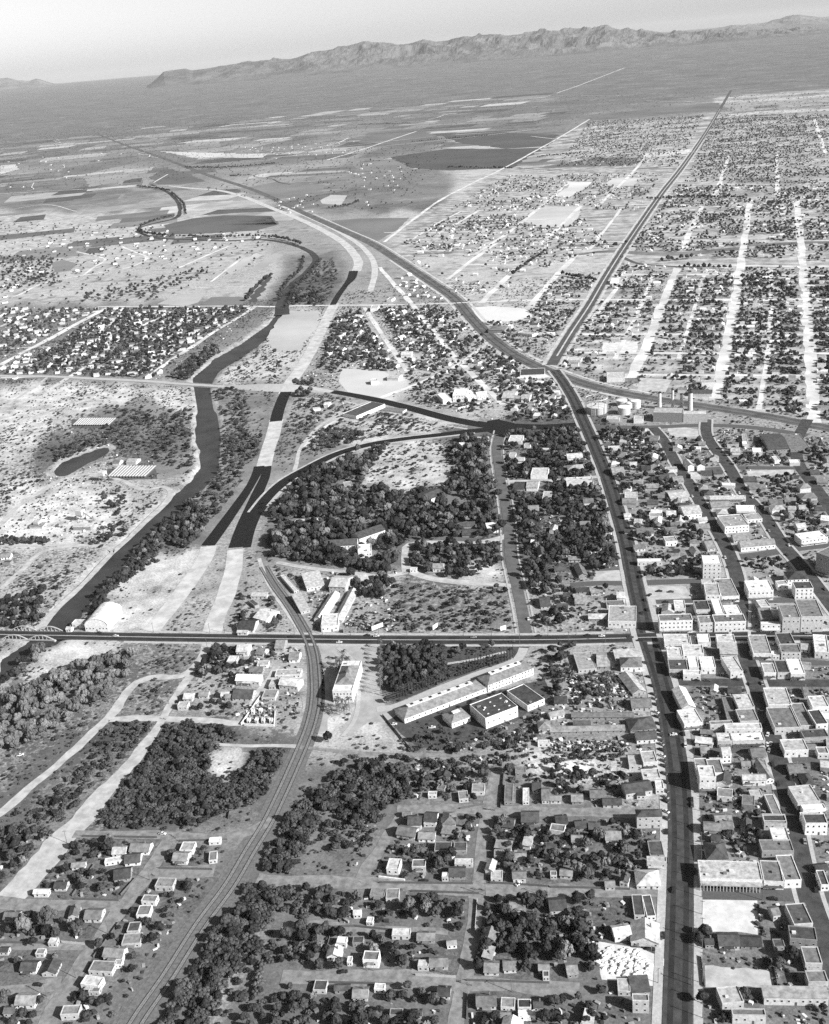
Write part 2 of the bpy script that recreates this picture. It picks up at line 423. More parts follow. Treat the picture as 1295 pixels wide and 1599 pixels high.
# ------------------------------------------------------------------ surfaces
DIRT = mat('pale_dirt', .44, .95, .22, .12); DIRT2 = mat('graded_dirt', .38, .95, .18, .08)
GREYDIRT = mat('grey_dirt_lane', .225, .95, .3, .22)
ASPH = mat('worn_asphalt', .062, .85, .3, .15); NEWASPH = mat('fresh_black_asphalt', .014, .7, .25, .2)
CONC = mat('pale_concrete', .42, .9, .1, .3); WALK = mat('concrete_pavement', .42, .9, .15, .5)
BALLAST = mat('ballast_gravel', .15, .95, .25, .5); DARKBED = mat('dark_railway_bed', .11, .95, .35, .05)
WHITEP = mat('white_road_paint', .6, .7, .15, 1.0)
BRIGHT = mat('bright_caliche_lot', .60, .95, .18, .12)
OILSTAIN = mat('oil_darkened_asphalt', .034, .8, .3, .1)
WATER = mat('river_water', .05, .55, .3, .02, spec=.2)

def water(name, poly, z):
    pts = px(poly); n = len(pts); area = sum(pts[i].x * pts[(i + 1) % n].y - pts[(i + 1) % n].x * pts[i].y for i in range(n)); sg = 1 if area > 0 else -1
    q = []
    for i in range(n):      # a little wider than the bed, so that the banks cut the waterline
        t = (pts[(i + 1) % n] - pts[i - 1]).normalized(); q.append((pts[i].x + t.y * 5 * sg, pts[i].y - t.x * 5 * sg))
    o = sheet(name, q, 0, WATER, world=True); o.location.z = z
water('river', RIVER, -1.7); water('pond', POND, -1.1)

# main avenue with tyre-darkened lanes, pavements each side
AVE = [(1057,1640),(1058,1599),(1060,1500),(1062,1400),(1063,1300),(1059,1220),(1050,1150),(1036,1075),(1024,1035),(1011,995),(1000,950),(990,905),(979,850),(965,800),(948,745),(930,700),(910,655),(895,622),(880,597),(866,578)]
ribbon('main_road', AVE, 14.5, .10, ASPH)
for off in (-3.6, 3.6): ribbon('road_wear', AVE, 3.0, .108, OILSTAIN, offset=off, block=False)
for off in (-10.0, 10.0): ribbon('pavement', AVE[:11], 4.6, .14, WALK, offset=off, thick=.16)
for off in (-9.3, 9.3): ribbon('pavement', AVE[10:], 3.0, .14, WALK, offset=off, thick=.16)
CROSS = [(-300,980),(-60,988),(0,991),(90,992.5),(200,994.5),(300,996),(430,997.5),(560,999),(700,999.5),(860,999),(960,997),(1010,995.5),(1100,994.5),(1200,993.5),(1295,993),(1400,992)]
ribbon('cross_road', CROSS, 14.0, .112, ASPH)
ribbon('road_wear', CROSS, 4.0, .12, OILSTAIN, offset=-3.4, block=False); ribbon('road_wear', CROSS, 4.0, .12, OILSTAIN, offset=3.4, block=False)
ribbon('lane_marking', CROSS, .6, .128, WHITEP, block=False)
for off in (-9.2, 9.2): ribbon('pavement', CROSS[4:11], 3.2, .15, WALK, offset=off, thick=.16)
for off in (-9.4, 9.4): ribbon('pavement', CROSS[11:], 3.8, .15, WALK, offset=off, thick=.16)
MEY = [(1300,1530),(1295,1495),(1263,1397),(1250,1340),(1240,1290),(1229,1235),(1216,1188),(1199,1124),(1182,1071),(1162,1017),(1156,994),(1157,938),(1145,881),(1125,838),(1108,811),(1078,757),(1058,727),(1035,685),(1020,668)]
ribbon('street', MEY, 11.5, .104, ASPH)
for off in (-7.4, 7.4): ribbon('pavement', MEY, 2.4, .145, WALK, offset=off, thick=.16)
E3 = [(1103,655),(1104,680),(1139,730),(1162,771),(1192,804),(1223,851),(1249,881),(1283,925),(1310,960)]
ribbon('street', E3, 12, .104, ASPH)
for off in (-7.6, 7.6): ribbon('pavement', E3, 2.2, .145, WALK, offset=off, thick=.16)
ribbon('street', [(1262,655),(1245,690),(1248,725),(1262,745),(1295,790),(1330,840)], 13, .10, ASPH)
N5 = [(782,672),(776,700),(780,735),(790,790),(795,830),(797,870),(806,910),(815,950),(822,990)]
ribbon('street', N5, 10, .104, mat('grey_street', .12, .9, .2, .1))
ribbon('pavement', N5, 1.8, .145, WALK, offset=8, thick=.16); ribbon('pavement', N5, 1.8, .145, WALK, offset=-8, thick=.16)
GSTR = mat('grey_side_street', .10)
for pts, w, m in [
 ([(1030,1066),(1060,1065),(1160,1066),(1300,1067)], 10, ASPH),
 ([(1052,1172),(1100,1173),(1200,1172),(1225,1182),(1300,1186)], 8, GSTR),
 ([(1065,1394),(1150,1395),(1300,1399)], 11, GSTR),
 ([(985,911),(1040,909),(1130,906),(1150,905)], 10, GSTR), ([(892,914),(930,911),(985,911)], 9, GSTR),
 ([(1128,872),(1180,867),(1240,857),(1300,850)], 12, GSTR),
 ([(935,742),(1000,742),(1061,737),(1130,731),(1255,731)], 9, GSTR), ([(785,752),(860,751),(940,744)], 8, DIRT),
 ([(1160,938),(1230,937),(1300,935)], 10, GSTR), ([(1025,940),(1090,938),(1157,938)], 8, GSTR),
 ([(905,668),(960,667),(1020,667),(1103,664),(1180,668),(1262,680)], 12, GSTR),
 ([(1085,1017),(1160,1017),(1240,1033),(1300,1036)], 7, GSTR),
 ]: ribbon('street', pts, w, .098, m)
for pts, w in [
 ([(60,1640),(75,1592),(113,1525),(159,1463),(199,1405),(233,1360),(258,1318),(268,1303)], 9.5),
 ([(-60,1405),(0,1410),(60,1414),(185,1414)], 9), ([(0,1477),(60,1478),(135,1479)], 6), ([(-20,1550),(40,1545),(95,1536)], 10),
 ([(238,1361),(280,1363),(335,1360)], 10), ([(115,1303),(190,1304),(270,1305),(330,1310),(380,1302),(425,1280)], 8),
 ([(400,1375),(430,1377),(500,1378),(580,1381),(660,1386),(745,1390),(860,1390),(960,1392),(1040,1391)], 10),
 ([(440,1525),(500,1525),(600,1528),(700,1535),(780,1538),(860,1541),(905,1545)], 11),
 ([(620,1264),(700,1263),(760,1265),(860,1267),(960,1270),(1045,1270)], 9),
 ([(778,1205),(768,1240),(760,1285),(752,1330),(748,1390),(740,1450),(726,1525),(716,1570),(710,1640)], 8),
 ([(630,1268),(612,1290),(598,1320),(575,1352),(562,1378)], 8),
 ([(465,1166),(480,1168),(563,1176),(662,1179),(729,1179),(780,1176)], 4),
 ([(440,1445),(490,1443),(560,1452),(640,1451),(700,1457)], 5),
 ]: ribbon('dirt_lane', pts, w, .07, GREYDIRT)
for pts, w in [
 ([(-30,1285),(0,1269),(33,1242),(76,1206),(110,1176),(146,1143),(176,1113),(193,1090),(213,1066),(233,1058),(282,1056),(302,1043),(319,1020),(324,1003)], 8),
 ([(170,1124),(200,1123),(233,1122),(299,1124),(345,1127),(375,1130),(395,1098),(425,1055),(433,1040)], 7),
 ([(299,1053),(282,1076),(262,1106),(246,1136),(226,1166),(186,1213),(143,1262),(110,1298),(50,1366),(0,1415)], [6, 6, 8, 14, 18, 20, 16]),
 ([(340,1163),(380,1165),(430,1164),(470,1166)], 4),
 ([(0,1160),(40,1140),(100,1100),(150,1065),(185,1045)], 4),
 ([(60,985),(90,950),(130,912),(160,880),(195,845),(230,812),(262,782),(268,768),(255,760),(230,765),(190,750),(140,740),(100,748),(60,770),(30,790),(0,820)], 7),
 ([(0,920),(30,895),(70,860),(120,852),(165,855),(180,862)], 6), ([(0,852),(60,852),(120,850)], 5),
 ([(640,893),(680,905),(740,910),(800,915)], 9), ([(433,878),(470,885),(540,893),(600,900),(640,893)], 6),
 ([(635,895),(632,870),(640,850),(690,847),(740,848),(790,838),(800,830)], 8),
 ([(404,872),(412,895),(425,920),(445,950),(472,992)], 4.5),
 ([(460,735),(470,700),(500,665),(540,640),(575,627)], 5),
 ([(75,588),(60,600),(0,640)], 6),
 ]: ribbon('dirt_road', pts, w, .065, DIRT)

# forecourt of the depot, schoolyard drive
sheet('depot_forecourt', [(500,1006),(592,1006),(596,1090),(606,1108),(640,1106),(600,1128),(575,1128),(545,1150),(530,1140),(548,1120),(560,1090),(556,1030),(530,1012),(515,1040),(512,1140),(488,1150),(500,1100)], .05, mat('grey_forecourt', .36, .9, .15, .1), block=True)
ribbon('concrete_path', [(535,1150),(552,1128),(560,1095),(558,1060),(550,1030),(528,1012)], 3.5, .12, CONC)
ribbon('concrete_drive', [(588,1108),(612,1105),(680,1078),(740,1055),(810,1028),(818,1012)], 7.5, .10, CONC)
ribbon('concrete_path', [(690,1038),(740,1030),(790,1018)], 3, .08, CONC)
sheet('lawn', [(692,1008),(832,1008),(812,1021),(740,1048),(690,1066),(620,1097),(602,1092),(640,1060)], .03, mat('dark_lawn', .07, .95, .3, .2), block=False)
sheet('lawn', [(600,1122),(700,1098),(850,1060),(862,1085),(800,1130),(740,1160),(690,1172),(650,1165)], .03, mat('dark_lawn', .07), block=False)
# bright bare lots
for pts in [[(1090,1402),(1183,1406),(1184,1460),(1150,1455),(1088,1455)], [(1101,1508),(1206,1515),(1209,1542),(1102,1542)], [(930,1470),(1000,1480),(1042,1500),(1020,1540),(940,1530)],
            [(1006,916),(1070,915),(1090,945),(1015,945)], [(930,892),(975,890),(985,908),(925,910)], [(1165,735),(1240,733),(1240,741),(1170,745)],
            [(942,535),(998,533),(993,551),(940,552)], [(1040,662),(1100,672),(1098,684),(1050,682)], [(1000,590),(1050,592),(1040,612),(995,610)]]:
    sheet('bare_lot', pts, .03, BRIGHT if pts[0][0] in (1090, 930, 942) and pts[0][1] != 892 else DIRT)

# ------------------------------------------------------------------ new highway
DL = mat('graded_highway_bed', .49, .95, .22, .07)
for pts, w in [([(232,992),(255,962),(280,930),(305,895),(322,868),(326,853)], 17), ([(330,992),(340,960),(352,930),(364,890),(368,858)], 17),
               ([(412,731),(418,705),(426,680),(432,655)], 19), ([(445,615),(452,600),(470,575),(490,540),(505,510),(514,490),(522,474)], 20),
               ([(556,424),(560,410),(552,395),(535,378),(505,360),(470,343),(420,323),(380,307),(340,297),(300,294),(262,290)], 22),
               ([(578,455),(585,430),(583,408),(565,385),(530,362),(480,338),(440,322)], 14)]:
    ribbon('highway_bed', pts, w, .055, DL)
for pts, w in [([(325,852),(345,825),(370,790),(392,757),(403,735),(405,728)], [15, 14, 12, 10, 13]), ([(369,855),(378,825),(392,795),(405,765),(414,745),(418,728)], [16, 14, 15, 14, 12, 10]),
               ([(386,855),(392,830),(402,805),(412,785)], 8),
               ([(400,800),(420,775),(445,752),(480,732),(530,708),(580,694),(630,686),(690,679),(740,673),(790,668)], [17, 16, 15, 16, 17]),
               ([(431,658),(434,645),(439,630),(444,618),(448,610)], 17), ([(520,476),(528,462),(538,448),(546,436),(550,423)], 13), ([(538,448),(552,436),(557,423)], 8)]:
    ribbon('highway', pts, w, .105, NEWASPH)
ribbon('gravel_apron', [(407,790),(427,768),(452,748),(487,728),(535,706),(585,693),(635,685),(690,679),(740,673)], 5, .12, CONC, offset=-9)
ribbon('gravel_apron', [(400,800),(420,775),(445,752),(480,732),(530,708),(580,694),(630,686),(690,679)], 3, .12, DIRT, offset=9)
sheet('junction', [(762,657),(778,655),(800,660),(812,664),(800,670),(786,679),(770,678),(756,671)], .13, NEWASPH)
BR = [(-80,582),(0,587),(75,588),(160,592),(240,596),(290,600),(350,604),(400,606),(445,607.5),(475,608),(520,612),(580,623),(640,637),(700,653),(740,661),(770,665),(810,666),(850,667),(900,664)]
ribbon('bridge_road', BR[:7], 11, .14, CONC)
ribbon('embankment', BR[6:11], 12, .10, CONC, thick='bank', heights=[(0, 0), (.42, 6), (.58, 6), (1, 0)])
ribbon('bridge_road', BR[9:], [13, 15, 17, 20, 20, 20], .15, NEWASPH)
ribbon('road_edge', BR[10:-4], 1.2, .16, CONC, offset=9, block=False)
ribbon('gravel_apron', [(470,622),(520,624),(560,632),(620,647),(680,662),(730,670)], 4, .09, DIRT)
# ------------------------------------------------------------------ far roads, street grid, fields
for pts, w in [
 ([(862,570),(870,556),(892,520),(920,478),(945,435),(968,398),(1000,350),(1035,300),(1062,266),(1097,216),(1125,170),(1142,141)], 17),
 ([(968,398),(978,404),(1000,412),(1060,416),(1120,417)], 10),
 ]: ribbon('highway', pts, w, .09, mat('grey_highway', .085, .9, .2, .05)); 
ribbon('lane_marking', [(870,556),(892,520),(920,478),(945,435),(968,398),(1000,350),(1035,300),(1062,266),(1097,216),(1125,170)], 2.6, .12, DL, block=False)
for off in (-13, 13): ribbon('road_verge', [(862,570),(870,556),(892,520),(920,478),(945,435),(968,398),(1000,350),(1035,300),(1062,266),(1097,216)], 5, .10, DL, offset=off)
PALE = mat('pale_road', .60, .95, .25, .02)
for pts, w in [
 ([(985,590),(1010,540),(1040,462),(1058,418)], 17), ([(1117,622),(1135,540),(1148,470),(1159,400),(1171,317)], 17), ([(1272,660),(1266,560),(1258,460),(1251,380),(1244,313)], 17),
 ([(1067,391),(1082,352),(1099,317)], 15), ([(1117,308),(1128,276),(1139,243)], 15), ([(1214,306),(1214,270),(1213,240)], 15), ([(1290,240),(1280,210),(1272,186)], 16),
 ([(645,343),(690,311),(740,285),(790,261),(830,239),(871,216),(921,186)], 12), ([(600,378),(645,343)], 10),
 ([(743,396),(790,366),(846,321),(891,283)], 12), ([(690,362),(750,328)], 12), ([(858,369),(908,321)], 12),
 ([(921,389),(971,326)], 9), ([(938,318),(991,266),(1011,241)], 12), ([(699,436),(735,408),(775,380)], 12), ([(752,473),(778,447),(805,420)], 14), ([(825,483),(842,462),(862,438),(900,398)], 14),
 ([(925,500),(948,470),(980,430)], 10), ([(960,560),(1000,480),(1020,430)], 8), ([(1060,560),(1085,480),(1100,430)], 7), ([(1185,640),(1198,560),(1205,480),(1205,420)], 8),
 ([(645,373),(690,345),(720,330)], 8), ([(870,145),(975,106)], 16),
 ([(569,480),(590,512),(612,545),(636,580)], 10), ([(593,417),(615,443),(642,473),(675,515),(712,559),(745,592),(785,632)], 11),
 ([(475,698),(500,672),(535,652),(570,640),(592,626)], 6), ([(592,622),(620,612),(660,596),(700,578),(728,562),(750,545),(760,538)], 9),
 ([(0,570),(40,548),(85,525),(130,500),(169,480)], 14), ([(75,610),(110,588),(140,568),(175,545)], 9), ([(200,520),(240,500),(265,490)], 10), ([(228,592),(262,566),(290,548),(312,534)], 10), ([(312,534),(340,515),(370,497),(397,480)], 10),
 ([(-20,478),(30,460),(60,445),(85,438),(130,430),(200,418),(229,402),(215,395),(190,385)], 9), ([(130,430),(145,418),(165,405),(150,400),(120,393)], 9),
 ([(280,418),(320,400),(358,384)], 10), ([(0,510),(40,492)], 8), ([(330,440),(355,420),(375,405)], 7),
 ([(240,285),(262,272)], 8), ([(510,250),(560,235),(620,215),(650,205)], 14), ([(440,240),(520,225),(545,215)], 10),
 ([(-20,335),(60,320),(120,330)], 6), ([(-30,388),(40,372),(90,365)], 6),
 ]: ribbon('pale_road', pts, w * .9, .06, PALE, jit=.3)
for pts, w in [([(0,590),(75,588)], 8), ([(150,479),(250,478.5),(360,478),(440,479)], 10), ([(440,478),(500,477),(600,476),(690,474),(760,471),(860,468),(1000,468),(1300,467)], 10),
               ([(0,545),(60,542),(130,543),(180,542)], 6), ([(120,573),(230,571)], 5), ([(90,512),(200,508)], 5), ([(230,455),(300,450),(400,447)], 5)]:
    ribbon('cross_street', pts, w * .8, .062, PALE, jit=.3)
for y0, y1 in [(414,416),(428,430),(498,498),(522,523),(551,552),(585,587)]:
    a = 950 if y0 < 480 else (905 if y0 < 560 else 990)
    ribbon('cross_street', [(a, y0), (1120, (y0 + y1) / 2), (1310, y1)], 9, .062, PALE if y0 != 498 else DIRT2, jit=.3)
for y, a, b in [(390,640,940),(376,880,1300),(362,600,900),(352,1010,1300),(342,700,1000),(331,1060,1300),(318,1060,1300),(300,700,960),(287,1100,1300),(272,800,1040),(262,1060,1300),(250,980,1290),(236,1100,1300),(222,1000,1290),(205,1090,1300),(190,1000,1290),(445,700,930),(412,720,950)]:
    ribbon('cross_street', [(a, y + 1), ((a + b) / 2, y + .5), (b, y)], 8, .062, PALE, jit=.3)
ribbon('wash', [(900,398),(950,392),(1010,396),(1080,395),(1150,388),(1230,380),(1300,378)], [20, 30, 40, 30, 40], .05, mat('scrubby_wash', .16, .95, .4, .02))
def field(pts, val): sheet('field', pts, .045, mat('field_%d' % int(val * 100), val, .95, .16, .004), block=True)
for pts, v in [
 ([(575,207),(650,200),(690,216),(640,228),(560,222)], .15), ([(690,212),(780,206),(872,210),(855,228),(790,232),(720,224)], .09), ([(610,245),(700,232),(800,232),(850,230),(800,262),(700,266),(640,262)], .085),
 ([(840,262),(930,246),(1010,246),(990,258),(860,262)], .14), ([(900,182),(1030,168),(1120,160),(1140,172),(1040,180),(920,188)], .15),
 ([(233,276),(262,262),(300,274),(322,283),(280,288),(245,287)], .12), ([(255,352),(300,341),(350,336),(425,337),(436,350),(400,360),(330,364),(268,366)], .11),
 ([(335,345),(420,338),(434,350),(360,360)], .16), ([(100,262),(180,250),(215,244),(220,252),(130,272),(95,275)], .16), ([(130,275),(190,268),(205,280),(140,292)], .26),
 ([(510,345),(560,341),(640,340),(622,358),(590,376),(548,368),(525,358)], .17), ([(500,313),(516,304),(542,305),(532,320),(503,318)], .42), ([(370,296),(430,284),(510,288),(500,300),(430,312)], .19),
 ([(548,256),(600,250),(645,252),(640,262),(560,266)], .20), ([(320,258),(420,250),(480,246),(470,254),(350,264)], .18), ([(0,258),(25,256),(30,264),(0,272)], .5), ([(250,236),(380,240),(420,240),(410,246),(300,246)], .5),
 ([(868,306),(893,284),(925,284),(917,292),(890,308)], .6), ([(818,346),(850,322),(912,322),(893,352),(850,356)], .5), ([(955,278),(1000,278),(990,290),(945,290)], .48),
 ([(736,480),(770,478),(820,482),(835,494),(800,502),(750,503)], .6), ([(314,475),(330,464),(375,463),(385,466),(378,477),(340,478)], .16), ([(80,410),(100,406),(120,412),(110,422),(85,425)], .2),
 ([(245,475),(280,460),(320,458),(310,472),(290,478)], .4), ([(385,470),(420,430),(426,433),(400,472)], .07), ([(534,575),(600,580),(640,600),(600,625),(545,615),(528,595)], .5),
 ([(430,505),(445,485),(500,486),(495,510),(470,545),(430,550),(415,530)], .42), ([(1000,240),(1080,232),(1085,238),(1010,247)], .55), 
 ([(390,420),(430,395),(445,398),(400,425)], .38), ([(350,420),(400,395),(410,398),(360,430)], .42),
 ]: field(pts, v)
ribbon('canal', [(236,288),(262,300),(277,315),(281,330),(270,342),(235,350),(215,358),(225,366),(250,372),(300,374),(360,376),(410,374),(440,378),(470,386)], 15, .12, mat('wash_bank', .05, .95, .4, .02), jit=.3)
ribbon('canal', [(440,492),(441,478),(455,448),(480,425),(494,408),(488,396),(470,386)], [28, 24, 20, 18, 15], .12, mat('wash_bank', .05), jit=.2)

# farm fields of the valley floor, laid out square to the compass
FV, FF, FMI = [], [], []
ftones = [.09, .13, .17, .22, .28, .36, .46]
fms = [mat('farm_field_%d' % int(v * 100), v, .95, .22, .01) for v in ftones]
cnt = 0
for k in range(900):
    az, r = rng.uniform(math.radians(-47), math.radians(10)), rng.uniform(2300, 11000)
    x, y = math.sin(az) * r, math.cos(az) * r
    u, v, _ = project(np.array(x), np.array(y), np.array(0.))
    u, v = float(u), float(v)
    if v > 400 or (u > 560 and v > 262) or (u > 850) or (u > 160 and v > 385) or (420 < u < 640 and v > 300): continue
    w, h = rng.uniform(60, 380) * (.5 + r / 9000), rng.uniform(40, 260) * (.5 + r / 9000)
    a = .0 if u > 330 else .45
    if abs(np.interp(u, [150, 250, 330, 400, 480, 560, 640], [208, 245, 275, 298, 335, 370, 415]) - v) < 6 + r * -.0003 + 3 and u < 650: continue
    c_, s_ = math.cos(a), math.sin(a); z = .012 + cnt * .0003; cnt += 1; n = len(FV)
    for qx, qy in ((-w, -h), (w, -h), (w, h), (-w, h)): FV.append((x + (qx * c_ - qy * s_ + qy * rng.uniform(-.15, .15)) * .5, y + (qx * s_ + qy * c_) * .5, z))
    FF.append((n, n + 1, n + 2, n + 3)); FMI.append(int(rng.choice(7, p=[.12, .18, .2, .18, .14, .12, .06])))
tag(mesh_obj('farm_fields', FV, FF, fms, mi=FMI), kind='structure')
# faint tracks and washes over the desert plain
for k in range(26):
    az, r = rng.uniform(math.radians(-45), math.radians(8)), rng.uniform(4500, 11000); x, y = math.sin(az) * r, math.cos(az) * r; d = rng.choice([0, 1.57, .6, 2.2], p=[.3, .35, .2, .15]); L = rng.uniform(400, 1800)
    q = [(x + math.cos(d) * L * t + rng.normal() * 20, y + math.sin(d) * L * t + rng.normal() * 20) for t in np.linspace(-.5, .5, 5)]
    if max(math.hypot(*e) for e in q) < 11800: ribbon('desert_track', q, rng.uniform(5, 10), .35, PALE if k % 3 else mat('scrubby_wash', .16), world=True, block=False, jit=.4)

# ------------------------------------------------------------------ railways
RAILM = mat('rail_steel', .32, .5, .1, 1.0); SLEEP = mat('oiled_sleepers', .045, .9, .2, 2.0)
RAIL1 = [(190,1640),(212,1599),(262,1526),(315,1443),(359,1383),(392,1327),(418,1285),(440,1240),(458,1200),(473,1165),(486,1130),(493,1095),(493,1055),(489,1020),(482,998),(470,975),(452,945),(430,915),(412,885)]
MAIN = [(1400,690),(1295,669),(1180,647),(1090,633),(1000,619),(930,604),(880,588),(835,570),(800,552),(770,530),(740,500),(710,466),(670,438),(620,405),(580,380),(540,362),(480,335),(400,298),(330,275),(250,245),(200,228),(150,208)]
SPUR = [(470,738),(478,715),(496,680),(520,655),(545,640)]
def track(pts, off, label, sleepers=True, w=2.5):
    c = curve(px(pts), 5.0)
    t = np.gradient(c, axis=0); t /= np.linalg.norm(t, axis=1)[:, None]
    nrm = np.stack([-t[:, 1], t[:, 0]], 1); c = c + nrm * off
    root = empty('railway_track', (float(c[0, 0]), float(c[0, 1]), 0)); tag(root, label, 'railway track')
    for s in (-.72, .72):
        vs, fs = [], []
        for i in range(len(c)):
            a = c[i] + nrm[i] * (s - .07) - c[0]; b = c[i] + nrm[i] * (s + .07) - c[0]
            vs += [(a[0], a[1], .42), (b[0], b[1], .42), (a[0], a[1], .26), (b[0], b[1], .26)]
        for i in range(len(c) - 1):
            k = 4 * i; fs += [(k, k + 4, k + 5, k + 1), (k + 2, k + 6, k + 4, k), (k + 1, k + 5, k + 7, k + 3)]
        mesh_obj('rail', vs, fs, RAILM, root)
    L = np.concatenate([[0], np.cumsum(np.linalg.norm(np.diff(c, axis=0), axis=1))])
    d = np.arange(0, min(L[-1], 1500), 1.1)
    x = np.interp(d, L, c[:, 0]); y = np.interp(d, L, c[:, 1]); tx = np.interp(d, L, t[:, 0]); ty = np.interp(d, L, t[:, 1])
    vs, fs = [], []
    for k in range(len(d)):
        ax, ay = tx[k] * .16, ty[k] * .16; bx, by = -ty[k] * w / 2, tx[k] * w / 2; X, Y = x[k] - c[0, 0], y[k] - c[0, 1]
        n = len(vs); vs += [(X - ax - bx, Y - ay - by, .27), (X + ax - bx, Y + ay - by, .27), (X + ax + bx, Y + ay + by, .27), (X - ax + bx, Y - ay + by, .27)]
        fs.append((n + 3, n + 2, n + 1, n))
    tag(mesh_obj('sleepers', vs, fs, SLEEP, root), kind='stuff')
ribbon('railway_bed', RAIL1, [20, 20, 18, 16, 14, 11, 10, 8], .05, BALLAST)
for off, lb in ((-3.2, 'railway track on the side of the oblique houses, curving up towards the depot'), (3.2, 'railway track on the side of the dark tree belt, curving up past the depot')):
    track(RAIL1, off, lb)
    ribbon('track_ballast', RAIL1, 2.9, .16, mat('oiled_ballast', .075, .95, .3, .8), offset=off, block=False)
    ribbon('track_ballast', RAIL1, 1.0, .20, mat('rubbed_ballast', .2, .95, .3, .8), offset=off, block=False)
ribbon('railway_bed', MAIN, [22, 24, 26, 26, 24, 22, 20], .06, DARKBED)
ribbon('railway_bed', MAIN[4:17], 5, .08, DL, offset=-19)
ribbon('railway_bed', MAIN[4:14], 5, .08, DL, offset=17)
for off, lb in ((-5, 'main line track nearest the tanks and the power plant'), (5, 'main line track running along the far side of the dark rail corridor')):
    track(MAIN[:15], off, lb)

# ------------------------------------------------------------------ buildings
TONE = {'W': ('whitewashed_wall', .72), 'L': ('pale_plaster', .52), 'M': ('grey_plaster', .30), 'D': ('dark_brick', .13)}
RTONE = {'W': ('white_roof', .74, None), 'L': ('pale_roof', .44, None), 'M': ('grey_shingle_roof', .22, 1.2), 'D': ('dark_tar_roof', .075, None)}
TW = {'W': 'white', 'L': 'pale', 'M': 'grey', 'D': 'dark'}
def wmat(k): return mat(TONE[k][0], TONE[k][1], .9, .18, .6, vary=(.8, 1.08))
def rmat(k): return mat(RTONE[k][0], RTONE[k][1], .9, .32, .35, stripes=RTONE[k][2], vary=(.65, 1.2))
GLASS = mat('dark_window_glass', .03, .25, .1, 1, spec=.5); FRAME = mat('window_frame_paint', .6); DOORM = mat('dark_door_paint', .10); TRIM = mat('pale_trim', .6)
BRICK = mat('chimney_brick', .18, .95, .2, 2)
_unit = {}
def unit_window():
    if 'w' not in _unit:
        vs, fs, mi = [], [], []
        def bx(*a, m=0):
            n = len(fs); box(vs, fs, *a); mi.extend([m] * (len(fs) - n))
        bx(-.5, .5, -.03, .05, -.5, -.4); bx(-.5, .5, -.03, .05, .4, .5); bx(-.5, -.42, -.03, .05, -.4, .4); bx(.42, .5, -.03, .05, -.4, .4)
        bx(-.42, .42, .0, .05, -.4, .4, m=1)
        o = mesh_obj('window', vs, fs, [FRAME, GLASS], None, link=False, mi=mi); _unit['w'] = o.data
        o = box_obj('door', -.5, .5, -.04, .05, 0, 1, DOORM); _unit['d'] = o.data; bpy.data.objects.remove(o)
        o = box_obj('chimney', -.35, .35, -.35, .35, 0, 1.2, BRICK); _unit['c'] = o.data; bpy.data.objects.remove(o)
    return _unit['w']
def put(me_key, name, parent, loc, rz, sc):
    unit_window()
    o = bpy.data.objects.new(name, _unit[me_key]); COL.objects.link(o); o.parent = parent
    o.location = loc; o.rotation_euler = (0, 0, rz); o.scale = sc
    return o
FOOT = []
ORDER = []          # finished buildings: (root, u, v, look, noun)
